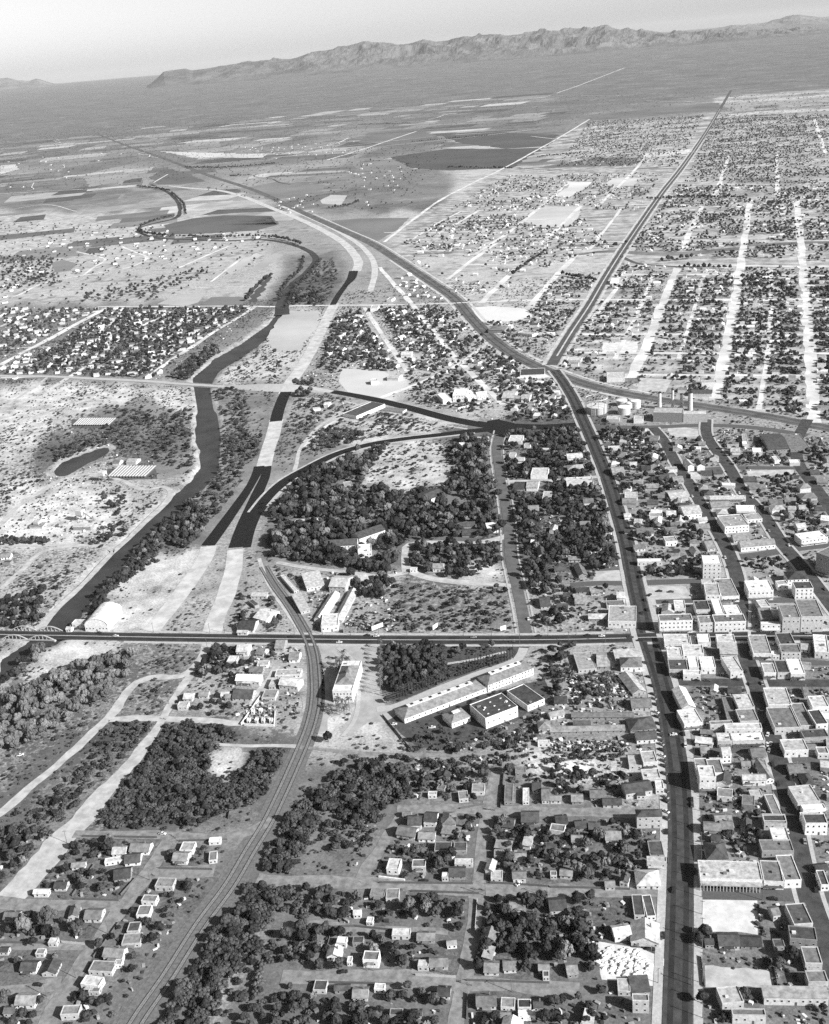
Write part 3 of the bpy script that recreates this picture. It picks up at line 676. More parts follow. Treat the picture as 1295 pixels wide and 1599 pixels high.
def building(A, Bp, depth, h, typ, wk, rk, noun='house', label=None, nwin=None, storeys=None, name=None, doors=True, detail=2, group=None):
    A = Vector((A[0], A[1], 0)); Bp = Vector((Bp[0], Bp[1], 0))
    h = h + rng.uniform(.0, .3)
    ux = (Bp - A); L = ux.length; ux /= L; uy = Vector((-ux.y, ux.x, 0))
    ctr = (A + Bp) / 2 + uy * depth / 2
    rz = math.atan2(ux.y, ux.x)
    root = empty(name or noun.replace(' ', '_'), ctr, rz)
    w, d = L / 2, depth / 2
    wm, rm = wmat(wk), rmat(rk)
    vs, fs = [], []
    if typ == 'flat':
        ph = .55 if h > 3.6 else .35; t = .35
        box(vs, fs, -w, w, -d, d, -.3, h, 'nsew')
        o = mesh_obj('wall', vs, fs, wm, root)
        vs, fs = [], []
        box(vs, fs, -w - .04, w + .04, -d - .04, -d + t, h, h + ph); box(vs, fs, -w - .04, w + .04, d - t, d + .04, h, h + ph)
        box(vs, fs, -w - .04, -w + t, -d + t, d - t, h, h + ph); box(vs, fs, w - t, w + .04, -d + t, d - t, h, h + ph)
        mesh_obj('parapet', vs, fs, wm, root)
        box_obj('roof', -w + t, w - t, -d + t, d - t, h - .25, h + .06, rm, root)
        if detail and L > 9 and depth > 9:
            for _ in range(1 if L < 20 else 3):
                x = rng.uniform(-w + 2, w - 2); y = rng.uniform(-d + 2, d - 2); s = rng.uniform(.5, 1.3)
                box_obj('roof_vent', x - s, x + s, y - s * .7, y + s * .7, h + .06, h + .06 + rng.uniform(.5, 1.3), TRIM if rng.random() < .5 else BRICK, root)
    else:
        e = .5 if L > 6 else .3
        along_x = typ in ('gx', 'hip') if L >= depth or typ == 'gx' else False
        if typ == 'gy': along_x = False
        span = d if along_x else w
        rise = span * (.55 if typ != 'shed' else .25)
        rise = min(rise, 3.5 if detail else 2.5)
        if typ == 'hip':
            box(vs, fs, -w, w, -d, d, -.3, h, 'nsew'); mesh_obj('wall', vs, fs, wm, root)
            W_, D_ = w + e, d + e; z0 = h - .15
            rl = max(abs(W_ - D_), .01)
            r1, r2 = ((-rl, 0), (rl, 0)) if W_ >= D_ else ((0, -rl), (0, rl))
            vs = [(-W_, -D_, z0), (W_, -D_, z0), (W_, D_, z0), (-W_, D_, z0), (r1[0], r1[1], z0 + rise), (r2[0], r2[1], z0 + rise)]
            fs = [(0, 1, 5, 4), (2, 3, 4, 5), (3, 0, 4), (1, 2, 5)] if W_ >= D_ else [(3, 0, 4, 5), (1, 2, 5, 4), (0, 1, 4), (2, 3, 5)]
            fs.append((3, 2, 1, 0)); mesh_obj('roof', vs, fs, rm, root)
        elif typ == 'shed':
            rise = min(2.0, depth * .12)
            vs = [(-w, -d, -.3), (w, -d, -.3), (w, d, -.3), (-w, d, -.3), (-w, -d, h), (w, -d, h), (w, d, h + rise), (-w, d, h + rise)]
            mesh_obj('wall', vs, [(0, 1, 5, 4), (1, 2, 6, 5), (2, 3, 7, 6), (3, 0, 4, 7)], wm, root)
            k = e
            vs = [(-w - k, -d - k, h + .02), (w + k, -d - k, h + .02), (w + k, d + k, h + rise + .02), (-w - k, d + k, h + rise + .02)]
            vs += [(a, b, c + .18) for a, b, c in vs]
            mesh_obj('roof', vs, [(3, 2, 1, 0), (4, 5, 6, 7), (0, 1, 5, 4), (1, 2, 6, 5), (2, 3, 7, 6), (3, 0, 4, 7)], rm, root)
        elif typ == 'arch':
            n = 14; prof = [(-w * math.cos(math.pi * i / n), h + w * .62 * math.sin(math.pi * i / n)) for i in range(n + 1)]
            vs = [(-w, -d, -.3), (w, -d, -.3), (w, d, -.3), (-w, d, -.3)]
            b = 4
            for y in (-d, d): vs += [(x, y, z) for x, z in prof]
            fs = [tuple([0, 1] + [b + i for i in range(n, -1, -1)]), tuple([2, 3] + [b + n + 1 + i for i in range(n + 1)]), (1, 2, b + 2 * n + 1, b + n), (3, 0, b, b + n + 1)]
            mesh_obj('wall', vs, fs, wm, root)
            vs, fs = [], []
            for y in (-d - .4, d + .4): vs += [(x * 1.03, y, z + .18) for x, z in prof]
            for y in (-d - .4, d + .4): vs += [(x * 1.02, y, z + .02) for x, z in prof]
            m_ = n + 1
            for i in range(n):
                fs.append((i, i + 1, m_ + i + 1, m_ + i)); fs.append((2 * m_ + i + 1, 2 * m_ + i, i, i + 1)); fs.append((3 * m_ + i, 3 * m_ + i + 1, m_ + i + 1, m_ + i))
            mesh_obj('roof', vs, fs, rm, root)
        else:
            if along_x:
                vs = [(-w, -d, -.3), (w, -d, -.3), (w, d, -.3), (-w, d, -.3), (-w, -d, h), (w, -d, h), (w, d, h), (-w, d, h), (-w, 0, h + rise), (w, 0, h + rise)]
                fs = [(0, 1, 5, 4), (1, 2, 6, 9, 5), (2, 3, 7, 6), (3, 0, 4, 8, 7)]
            else:
                vs = [(-w, -d, -.3), (w, -d, -.3), (w, d, -.3), (-w, d, -.3), (-w, -d, h), (w, -d, h), (w, d, h), (-w, d, h), (0, -d, h + rise), (0, d, h + rise)]
                fs = [(0, 1, 5, 8, 4), (1, 2, 6, 5), (2, 3, 7, 9, 6), (3, 0, 4, 7)]
            mesh_obj('wall', vs, fs, wm, root)
            sl = rise / span; t = .16
            W_, D_ = w + e, d + e
            def slope(s):
                if along_x: q = [(-W_, s * D_, h - e * sl), (W_, s * D_, h - e * sl), (W_, 0, h + rise), (-W_, 0, h + rise)]
                else: q = [(s * W_, -D_, h - e * sl), (s * W_, D_, h - e * sl), (0, D_, h + rise), (0, -D_, h + rise)]
                return [(a, b, c + .03) for a, b, c in q] + [(a, b, c + .03 + t) for a, b, c in q]
            vs = slope(-1) + slope(1); fs = []
            for k in (0, 8):
                fs += [(k, k + 1, k + 2, k + 3), (k + 4, k + 5, k + 6, k + 7), (k, k + 1, k + 5, k + 4), (k + 1, k + 2, k + 6, k + 5), (k + 3, k, k + 4, k + 7)]
            mesh_obj('roof', vs, fs, rm, root)
            if detail and noun == 'house' and rng.random() < .5:
                put('c', 'chimney', root, (w * .4, d * .3, h + rise * .5), 0, (1, 1, 1.3 + rise * .3))
    if noun == 'building' and typ == 'flat' and L > 8 and h > 3.4 and detail and rng.random() < .5:
        o = box_obj('awning', -w + .6, w - .6, -d - 2.0, -d - .06, 2.75, 2.9, rmat(rng.choice(['L', 'M', 'D'])), root)
    # openings
    st = storeys or max(1, int(h / 3.1))
    if detail:
        fh = h / st
        nf = nwin if nwin is not None else min(10, max(2, int(L / 3.2)))
        ns = min(5, max(1, int(depth / 4))) if detail > 1 else 0
        di = nf // 2 if doors and nf > 2 else -1
        for s in range(st):
            zc = s * fh + fh * .52; wh = min(1.5, fh * .5); ww = min(1.15, L / nf * .5)
            for i in range(nf):
                x = -w + L * (i + .5) / nf
                if s == 0 and i == di: put('d', 'door', root, (x, -d - .02, 0), 0, (1.1, 1, min(2.2, h * .8)))
                else: put('w', 'window', root, (x, -d - .02, zc), 0, (ww, 1, wh))
            for i in range(ns):
                y = -d + depth * (i + .5) / ns
                put('w', 'window', root, (w + .02, y, zc), math.pi / 2, (min(1.1, depth / ns * .5), 1, wh))
        if detail > 1 and doors and noun == 'house' and L > 8 and rng.random() < .35:
            vs, fs = [], []; pw = w * .45
            box(vs, fs, -pw, pw, -d - 2.2, -d - .05, h * .78, h * .78 + .15)
            for x in (-pw + .1, pw - .1): box(vs, fs, x - .08, x + .08, -d - 2.1, -d - 1.94, 0, h * .78, 'nsew')
            mesh_obj('porch', vs, fs, rm, root)
    if label: tag(root, label, noun.split()[-1] if noun not in ('drying shed',) else 'shed', group)
    a = math.hypot(w, d)
    for fx in np.arange(-w, w + 1, 2.0):
        for fy in np.arange(-d, d + 1, 2.0):
            q = ctr + ux * fx + uy * fy; mark(q.x, q.y, 1.6)
    FOOT.append((ctr.x, ctr.y, max(w, d)))
    return root, ctr
def L0(a, b): return (b - a).length
def from_px(ox, oy, s, rec, noun='house', **kw):
    xl, yl, xr, yr, rp, wp, typ, wk, rk = rec[:9]
    a, b = P(ox + xl / s, oy + yl / s), P(ox + xr / s, oy + yr / s)
    m, sn = mpp((a + b) / 2)
    h = max(2.6, wp / s * m / math.cos(math.asin(sn)))
    depth = max(4.0, rp / s * m / sn * .97)
    depth = min(depth, 70)
    if noun == 'building' and L0(a, b) > 7 and oy + yl / s > 860 and ox + xl / s > 1000: h = max(h * 1.1, 5.2)
    if noun == 'house': h = min(h, 6.5); depth = min(depth, 22)
    r, c = building(a, b, depth, h, typ, wk, rk, noun=noun, **kw)
    return r, ox + (xl + xr) / 2 / s, oy + (yl + yr) / 2 / s, rec

H = []      # houses and buildings: (origin, records, noun)
A0 = (0, 1280, 3.0116); A1 = (430, 1280, 3.0116); A2 = (860, 1280, 2.977)
B0 = (0, 980, 3.0116); B1 = (430, 980, 3.0116); B2 = (860, 980, 2.977)
C0 = (0, 680, 3.0116); C1 = (430, 680, 3.0116); C2 = (860, 680, 2.977)
D0 = (0, 380, 3.0116); D1 = (430, 380, 3.0116); D2 = (860, 380, 2.977)
HOUSES = {
 A0: """162 366 228 366 18 18 gx W L;258 338 312 338 30 16 gx W D;612 166 700 168 42 16 gx W M;530 178 590 176 35 12 gx W L;495 220 595 205 12 10 flat W L;590 222 660 215 42 14 gx W D;
 540 300 615 290 50 12 gx M D;815 212 880 215 40 20 gx W M;848 165 910 165 38 18 flat W L;985 122 1040 118 8 9 flat W W;985 210 1022 205 40 8 flat L M;732 336 815 338 38 20 flat L M;668 405 735 408 28 20 flat W M;
 645 472 705 470 42 20 flat W M;600 545 655 542 40 14 flat L D;575 606 662 600 46 14 flat L M;490 668 578 675 45 24 gx W M;540 702 575 700 12 14 flat W L;420 732 530 738 45 18 flat L M;385 800 470 812 38 24 flat W L;
 290 946 375 942 38 24 flat W M;325 475 370 470 45 14 gy L M;400 485 475 485 46 16 gx L M;20 485 85 485 35 14 gx L M;98 727 170 728 42 16 gx W D;200 740 265 740 50 14 gy L D;75 890 165 890 50 18 gx W L;
 340 240 400 236 22 10 gx L M;170 650 210 650 16 9 flat L M;20 930 70 930 30 12 gx L M;230 600 270 600 20 8 flat L L;0 640 40 640 20 8 gx L D;420 830 470 830 14 9 flat L M""",
 A1: """525 258 583 262 48 24 flat W W;645 248 708 248 34 22 flat W M;785 292 814 292 16 20 flat W W;820 284 893 284 45 10 gx M D;845 226 930 226 24 8 flat L L;628 52 685 50 30 16 flat L M;675 106 750 108 36 14 gx W M;
 700 36 755 36 30 14 flat W L;785 36 850 34 30 12 gx W D;750 166 828 166 42 8 flat M D;840 165 900 165 42 8 flat M D;1030 190 1075 190 30 10 flat M M;1125 205 1180 205 34 9 gx L M;1120 302 1180 300 34 24 gx L M;
 1015 295 1070 295 38 10 flat L L;1105 440 1175 440 40 14 gx L M;446 375 515 378 36 7 flat M M;522 390 583 388 45 9 flat L M;370 466 405 465 26 10 gx W L;550 565 636 565 34 12 flat L W;670 585 750 585 40 10 gx M M;
 290 603 335 606 28 20 flat W W;245 666 310 668 42 20 gy W L;365 600 415 600 30 9 flat M D;415 696 488 700 40 32 flat W M;672 713 722 715 30 18 flat W L;730 711 812 708 45 15 gx L M;985 735 1050 738 52 12 gx L M;
 1077 725 1135 722 48 14 gx L M;180 820 240 822 44 12 flat L D;282 822 352 820 26 8 gx M D;367 856 435 856 48 16 gx L M;467 818 515 820 24 16 flat W L;765 846 820 850 44 10 gx L D;950 898 1040 895 58 12 gx L M;
 1062 902 1128 905 44 16 flat W M;1143 905 1205 905 38 16 flat W D;1145 947 1225 945 18 14 flat W W;1217 905 1260 905 34 10 gx M D;640 940 690 940 26 8 gx M D;540 940 600 940 30 8 flat M D;1060 950 1110 950 18 8 gx M M;
 430 500 460 502 12 8 flat W W;810 610 855 606 18 9 gx W L;1240 728 1290 728 34 12 gx L M;340 690 362 690 14 10 flat W L;1185 480 1230 480 30 9 gx M D;1260 760 1290 760 10 9 flat L D""",
 A2: """0 445 75 440 58 20 gx L D;390 465 440 465 95 12 flat L D;448 470 490 468 98 14 flat W D;300 572 375 560 48 26 gx L W;375 590 505 600 88 22 gy W L;402 325 510 325 72 16 hip L L;
 463 186 530 185 68 10 flat M D;258 116 328 115 46 20 gx L M;322 313 360 320 38 24 gy W D;45 275 100 280 28 12 gx L M;314 820 372 822 58 18 flat L L;380 822 462 818 64 14 shed M D;715 74 790 78 38 26 gx W M;
 795 78 850 78 58 18 gx W M;730 213 825 212 74 28 hip W D;785 606 878 608 58 20 gx W D;1035 476 1068 470 40 26 gx W M;885 602 980 606 46 10 gx M D;0 278 30 278 18 12 flat L M;
 255 330 300 330 30 10 gx L M;720 600 760 600 34 12 gx M D;80 740 130 735 50 10 gx M M;1040 610 1090 610 34 8 flat M D;100 120 150 120 34 9 gx M M;180 60 230 60 34 9 gx M D;1245 300 1290 330 34 14 gx L D;
 1240 255 1290 250 30 10 gx M D""",
 B0: """1115 136 1168 136 34 22 gx W L;1068 176 1110 176 28 10 flat L W;1205 136 1240 140 28 12 gx L M;1210 192 1262 190 22 12 flat W L;1175 222 1235 222 24 10 gx M M;1112 273 1222 277 30 24 gx L W;1095 346 1185 348 40 10 gx L D;
 838 391 885 391 18 22 flat W L;865 350 905 350 28 14 gx L L;937 336 978 336 22 11 gx L M;1040 336 1075 336 20 12 gx W L;1266 292 1295 292 40 15 flat W L;1232 346 1295 346 38 10 flat L M;1118 38 1165 38 10 14 gx W L;1060 345 1085 345 18 9 gx M M""",
 B1: """20 292 108 302 36 24 gx W L;0 240 120 236 28 12 flat W L;66 166 110 166 34 16 gx W M;0 112 40 112 40 14 gx M M;1240 502 1295 500 34 26 hip L M;1236 562 1292 562 14 16 flat W W;
 1165 835 1194 835 64 10 flat W W;627 950 688 950 44 22 gx L D;702 932 758 936 44 22 gx W D;788 946 848 946 58 20 hip L M;1160 930 1240 930 52 10 gx M D;1078 836 1118 836 88 6 flat M M;866 826 910 822 38 12 flat L M;
 925 790 985 790 38 12 flat L M;600 900 640 900 20 9 gx L M;720 805 760 805 14 8 flat W L;1210 780 1250 780 40 8 gx M D;1130 700 1180 700 30 6 flat M M;1255 830 1290 830 60 10 gx L M""",
 B2: """20 366 75 366 34 10 gx L D;327 206 425 206 44 24 hip W M;380 390 470 386 44 16 gx L M;402 542 495 537 38 20 gx W D;245 840 330 840 30 14 gx L D;0 820 50 820 24 14 gx L M;187 808 240 808 40 10 gx M M;
 100 825 150 825 36 8 gx M M;402 800 440 800 30 18 gx L D;745 642 800 640 22 10 gx L L;800 632 840 630 42 36 gx W L;940 620 1003 616 44 8 gx M M;942 656 985 655 28 10 gx L M;895 735 1000 735 26 26 gx W L;
 775 950 850 946 68 10 gx M M;930 802 985 800 28 16 flat L L;1182 750 1230 746 54 12 hip W D;1112 692 1175 690 44 10 gx M M;890 660 930 660 24 10 gx M M;1180 330 1200 330 40 10 gx L M;700 600 740 600 30 10 gx M M;
 710 946 760 950 14 16 flat W M;30 930 80 925 40 10 gx M D;120 950 170 945 36 9 gx M D""",
 C0: """342 906 395 906 18 20 flat W L;312 926 336 926 12 14 gx W L;1120 931 1193 931 48 14 gx W D;1195 872 1252 888 48 16 gx W W;1182 770 1255 770 14 10 shed L L;5 586 50 582 14 12 gx W M;12 610 50 610 10 8 flat M D;
 595 138 640 138 18 10 gx L L;530 140 562 140 14 10 gx L M;400 870 430 868 10 12 hip W L;140 440 200 440 14 10 shed L M;1170 790 1200 815 10 8 flat M D""",
 C1: """90 421 150 421 16 12 flat W L;160 413 192 413 14 9 gx L M;735 319 800 292 38 20 gx W D;432 251 495 251 14 8 gx M M;742 642 790 642 22 16 gx W M;870 442 940 437 20 12 gx M D;1000 461 1050 456 36 14 flat W W;
 945 37 1000 36 20 10 flat W L;1096 42 1160 42 30 14 flat W L;1202 207 1280 207 46 20 flat W L;1182 262 1235 262 34 16 gx W L;1256 312 1295 312 38 12 flat W L;1192 368 1240 366 28 12 gx L M;1240 582 1270 580 40 16 gy L D;
 1250 818 1295 815 48 12 gx L D;330 267 368 262 42 14 flat L L;390 702 440 692 28 12 gx W L;635 645 665 645 12 10 flat W L;1120 262 1175 262 34 8 gx M D;1130 130 1170 130 16 10 gx W L;1100 105 1130 105 14 10 flat W L;
 860 56 885 56 12 10 flat W W;880 480 950 480 30 8 gx M D;1170 60 1200 60 14 10 flat W L""",
 C2: """270 72 325 70 12 10 flat W L;290 191 345 187 30 14 gx L L;82 172 155 167 20 14 hip W L;80 122 150 117 24 14 gx W L;155 332 200 330 20 18 gx W M;140 432 185 430 20 12 gx L M;85 590 140 590 16 10 gx L M;
 132 666 172 662 58 12 gy M M;20 640 70 640 18 10 gx M D;345 302 405 302 28 12 flat W L;335 327 398 327 26 10 gx M M;405 476 480 472 28 18 gx W M;390 542 440 538 18 14 gx W M;345 392 375 390 16 10 gx W L;
 460 396 520 396 18 18 flat W L;540 382 585 382 20 12 gx W L;560 312 640 304 48 16 gx L L;535 516 590 512 24 20 flat W L;585 576 635 572 34 14 hip L M;668 566 700 562 30 14 hip L M;730 541 765 537 38 14 gx L M;
 640 168 668 165 30 24 gy W L;682 166 718 164 24 24 gy W D;535 174 590 172 14 12 flat W L;652 202 700 202 20 9 flat W L;575 227 620 224 28 10 gx L M;500 35 460 36 26 8 gx L M;510 215 550 215 24 10 gx M D;425 170 465 170 20 10 gx M D;
 700 195 750 195 22 10 gx M D;760 190 800 188 20 10 gx M D;940 97 985 97 20 18 flat W W;838 90 880 90 18 14 gx W L;1042 132 1070 130 20 14 flat W W;1112 142 1160 142 14 14 flat W W;1030 372 1090 367 20 24 hip W L;
 1106 360 1140 360 14 16 gx W L;1158 360 1200 358 18 16 gx W L;1255 414 1295 418 24 20 gx W W;1160 268 1210 264 20 22 hip W M;1165 305 1240 300 24 10 hip L M;1090 320 1140 320 18 10 gx M M;1150 445 1190 440 20 14 gx W L;
 750 346 838 342 28 12 gx L M;776 382 825 380 22 16 hip L L;680 448 740 445 22 14 gx M M;690 410 730 405 14 10 gx W L;310 777 345 777 28 22 gx W L;115 795 160 795 30 10 gx M M;110 770 160 768 20 10 gx M M;190 745 225 745 16 10 gx L M;
 30 815 80 815 22 12 gx M D;120 740 180 738 20 10 gx M D;60 760 100 760 16 10 gx M D;370 150 400 150 14 10 gx W L;385 235 430 235 16 10 gx M M;440 255 500 255 18 8 gx L M;690 262 730 262 20 10 hip M M;715 285 760 285 22 10 hip M D;
 900 225 960 225 24 10 gx M D;925 260 1000 258 20 10 gx M M;960 225 1000 225 14 8 gx L M;1020 330 1080 328 20 9 gx M M;1210 190 1250 190 18 10 gx M D;1240 230 1290 230 18 10 gx M M;580 50 620 50 18 10 gx L M;690 55 720 55 14 8 gx L M;
 1230 360 1280 360 16 10 gx M D;500 300 540 300 18 8 gx M M;600 345 640 345 20 8 gx M D;450 330 500 330 18 8 gx M D;560 430 600 430 14 10 gx M M;420 525 450 525 14 12 gx L M;345 460 380 460 12 8 gx M D;540 460 590 455 20 8 gx M M""",
}
SHOPS = {
 A2: """402 40 518 40 22 40 flat L M;448 232 540 236 22 32 flat L L;990 324 1083 328 96 30 flat W M;1087 320 1165 318 116 28 flat W M;982 182 1130 182 52 8 flat M M;1032 132 1112 132 60 26 flat L W;990 42 1095 42 28 18 flat L D;
 1182 72 1285 72 44 46 flat W D;1130 526 1218 520 92 12 flat L D;1112 590 1238 600 58 10 flat M D;1182 706 1262 708 74 28 flat L M;1197 796 1290 796 50 10 flat L M;798 896 898 886 72 20 flat L L;992 862 1290 868 42 26 shed L L;
 382 900 458 902 30 50 flat L M;845 950 1000 952 20 8 flat L M;1256 334 1293 334 66 26 flat W D""",
 B2: """130 213 215 206 84 14 flat L L;218 196 262 196 70 12 gx M L;304 160 425 152 36 10 shed L L;382 322 443 310 92 9 gy M L;100 430 385 430 22 9 gx M M;0 432 65 418 24 9 gx L L;0 500 345 492 26 10 gx M M;108 466 185 466 18 8 gx M D;
 372 494 493 482 56 10 hip M D;366 661 428 660 48 16 flat L L;432 662 498 658 54 20 flat W W;430 736 512 733 44 26 flat L L;352 800 473 782 48 26 gx L D;490 776 528 776 38 22 flat W W;402 934 518 932 32 52 hip L D;
 530 104 648 104 46 8 flat W W;655 98 680 98 46 8 flat W L;686 98 745 98 40 8 flat W W;545 168 613 168 46 12 flat W W;617 150 713 150 42 20 flat W L;790 150 868 152 40 20 shed L L;775 97 860 97 38 8 flat W L;552 226 638 226 50 10 flat L D;
 645 214 690 214 54 8 flat W W;700 216 768 216 52 8 flat W W;836 238 895 232 72 14 flat L L;617 246 698 248 20 16 flat W W;942 152 1028 152 92 25 flat W L;1032 151 1064 151 20 20 flat W W;1072 151 1163 151 38 30 flat L M;1066 108 1138 106 54 10 flat L D;
 992 242 1048 242 48 26 flat W L;1056 240 1112 240 58 12 flat L D;1116 246 1183 246 70 26 flat W W;1228 142 1293 146 84 12 flat W W;612 404 672 398 92 12 gy L W;622 482 708 472 68 16 flat W W;742 486 848 480 14 28 flat L M;882 470 968 466 58 22 flat L M;
 872 404 948 400 62 22 flat L L;822 446 866 446 110 8 flat M M;812 502 983 502 26 14 flat W W;847 560 997 556 38 26 flat L W;777 560 845 560 38 22 flat L L;1012 392 1122 392 82 22 flat W W;1042 500 1158 496 98 12 flat L M;1160 490 1222 488 108 10 flat L M;
 1217 402 1293 400 52 16 flat W W;1232 496 1288 492 68 38 flat W D;1087 606 1198 602 52 24 flat W W;1177 546 1293 540 38 10 flat M D;1242 612 1293 612 30 24 flat W M;692 768 768 768 54 62 flat W W;678 700 735 700 60 12 flat W M;742 712 808 710 66 12 flat W W;
 1003 730 1038 725 96 20 gy W M;1034 892 1076 890 98 14 flat W W;992 942 1098 946 42 14 flat L D;1147 852 1252 842 78 24 flat L L;1172 882 1278 876 22 14 flat W W;1182 952 1278 948 56 28 flat W D""",
 C1: """150 735 232 720 64 18 shed L L;256 738 332 742 52 28 gx L L;218 926 298 920 58 26 flat W W;90 746 112 740 92 10 flat L L;184 878 226 880 128 14 gy L L;274 884 316 885 152 12 gy L L;122 842 165 832 84 12 shed L L;320 930 380 928 12 8 flat M M""",
 C2: """268 893 398 896 78 26 flat W W;262 806 345 802 24 12 flat L M;178 866 262 866 24 12 gx M L;507 922 660 918 32 50 flat W M;692 916 758 914 36 36 flat W M;762 916 908 912 36 40 flat W M;577 832 628 832 40 10 flat W W;676 838 742 836 44 10 flat L D;
 766 857 808 856 68 10 flat W W;818 860 890 856 42 12 flat W W;978 916 1072 916 12 32 flat W W;976 882 1035 882 54 20 flat M M;976 826 1022 822 34 10 flat W W;1076 918 1158 918 64 62 flat L M;1162 914 1265 914 84 62 flat L M;
 722 778 790 778 60 30 flat W W;794 778 878 774 88 24 flat W W;704 725 760 725 30 16 flat L L;920 770 1035 766 50 40 flat W W;935 735 975 735 45 12 gy W W;1056 722 1104 718 18 22 flat W W;1104 702 1198 698 38 30 hip W D;1136 762 1220 760 34 42 flat W D;
 886 542 1044 528 24 18 gx W M;852 502 920 498 24 14 gx L M;810 457 922 448 56 30 flat W L;866 372 955 372 28 18 flat W W;916 408 985 402 28 14 flat W W;740 310 908 307 6 20 flat W L;1166 518 1288 502 32 28 flat W W;
 1230 640 1295 665 66 85 flat M M;622 392 703 384 42 24 gx W W;76 248 200 243 32 20 flat W L;405 608 520 606 14 18 flat W W;1014 80 1110 76 76 14 gx M D;1116 78 1208 74 76 12 flat M M;896 56 918 56 56 6 flat W W;708 667 792 667 40 62 flat W W""",
 D1: """318 816 383 828 64 14 flat W D;527 647 580 648 18 12 gx W L;452 666 484 662 12 14 flat W L;1152 637 1268 632 32 14 flat W D;1002 422 1078 422 18 14 hip M M;1095 402 1112 402 8 12 flat W W;1066 741 1122 741 34 14 gx L L;1157 747 1195 747 24 14 gx W L;
 448 322 482 320 16 14 flat W L;524 275 548 275 10 10 flat W L;180 790 215 785 8 8 flat W L;500 790 600 800 12 8 flat L M;230 775 250 775 14 14 gx W L;592 538 640 536 16 12 gx W L;760 390 785 390 12 10 flat W W;1140 430 1210 440 10 10 flat W L""",
 D2: """477 830 613 833 26 42 flat M L;617 832 729 832 16 36 flat L L;260 832 320 832 16 14 flat L L;387 837 430 837 16 18 flat W L;262 646 345 644 26 20 flat W L;75 557 140 557 16 12 flat L L;702 668 772 666 12 18 flat W W;655 712 750 713 16 16 gx L D;
 283 188 315 187 12 14 flat W W;892 950 918 950 14 14 flat W W""",
}
BLOCKS = [
 (0,1470,150,1600,'in the low left corner block of lanes'),(0,1280,150,1412,'beside the pale track above the cross lane'),(0,1412,160,1480,'by the two tall trees at lower left'),
 (240,1280,380,1370,'in the small block beside the railway tracks'),(150,1280,250,1400,'in fenced yards left of the oblique lane'),(115,1370,290,1600,'in the row between oblique lane and railway'),(0,1480,150,1600,'left of the oblique lane'),
 (570,1260,760,1395,'in the block above the middle dirt street'),(760,1260,880,1395,'in leafy block right of the short lane'),(860,1260,1040,1395,'west of main road below the second lane'),
 (500,1395,760,1460,'below the middle dirt street'),(490,1450,760,1530,'in the row above the lowest dirt street'),(760,1395,900,1535,'in dense trees left of the rubble lot'),(430,1530,720,1600,'below the lowest dirt street, left part'),(720,1530,900,1600,'in the bottom row by the short lane'),
 (900,1395,1040,1600,'at the west kerb by the rubble lot'),(1060,1260,1300,1395,'in the block of the long arcade'),(1180,1395,1300,1600,'beside the lower right street'),(1060,1395,1200,1600,'by the bright lots east of main road'),
 (330,1000,470,1110,'among the yards left of the depot tracks'),(240,1000,340,1130,'by the fork of the dirt roads'),(620,1190,880,1270,'just above the third dirt lane'),(880,1190,1050,1300,'west of main road above the second lane'),
 (850,1000,1030,1070,'south of cross road by the main corner'),(850,1070,1030,1200,'among the long low sheds'),(1035,1000,1160,1064,'in white shop block south of the crossing'),(1035,1064,1200,1172,'in the bright block below the shop block'),(1035,1172,1230,1290,'in the mixed block above the arcade block'),
 (1160,1000,1300,1066,'east of shaded street at the cross road'),(1180,1066,1300,1190,'east of the shaded street, middle block'),(1200,1190,1300,1300,'east of the shaded street, lower block'),
 (0,680,330,1000,'on the desert side of the river'),(370,900,440,1000,'between new highway and warehouses'),(430,880,620,1000,'in warehouse yard north of the cross road'),(430,680,790,880,'in the dark wooded estate'),(780,680,870,1000,'beside the straight tree-lined street'),
 (860,680,960,830,'left of the shaded avenue in trees'),(860,830,1000,1000,'near the white garage by the main corner'),(950,680,1075,910,'in the leafy quarter right of the avenue'),(1000,910,1160,1000,'on the north side of the crossing'),
 (1160,900,1300,1000,'in the business block at right'),(1075,840,1300,940,'around the small park'),(1060,735,1300,860,'in the quarter above the small park'),(1020,670,1300,740,'below the railway at upper right'),
 (430,380,880,680,'in the quarter between highway and main line'),(860,380,1300,680,'by the tanks and power plant')]
def where(u, v):
    for x0, y0, x1, y1, ph in BLOCKS:
        if x0 <= u < x1 and y0 <= v < y1: return ph
    return 'in the open desert lots'
ORD = 'first second third fourth fifth sixth seventh eighth ninth tenth eleventh twelfth thirteenth fourteenth fifteenth sixteenth seventeenth eighteenth nineteenth twentieth'.split()
KIND = {'flat': 'flat-roofed', 'gx': 'gabled', 'gy': 'gable-ended', 'hip': 'hip-roofed', 'shed': 'lean-to', 'arch': 'arched'}
built = []
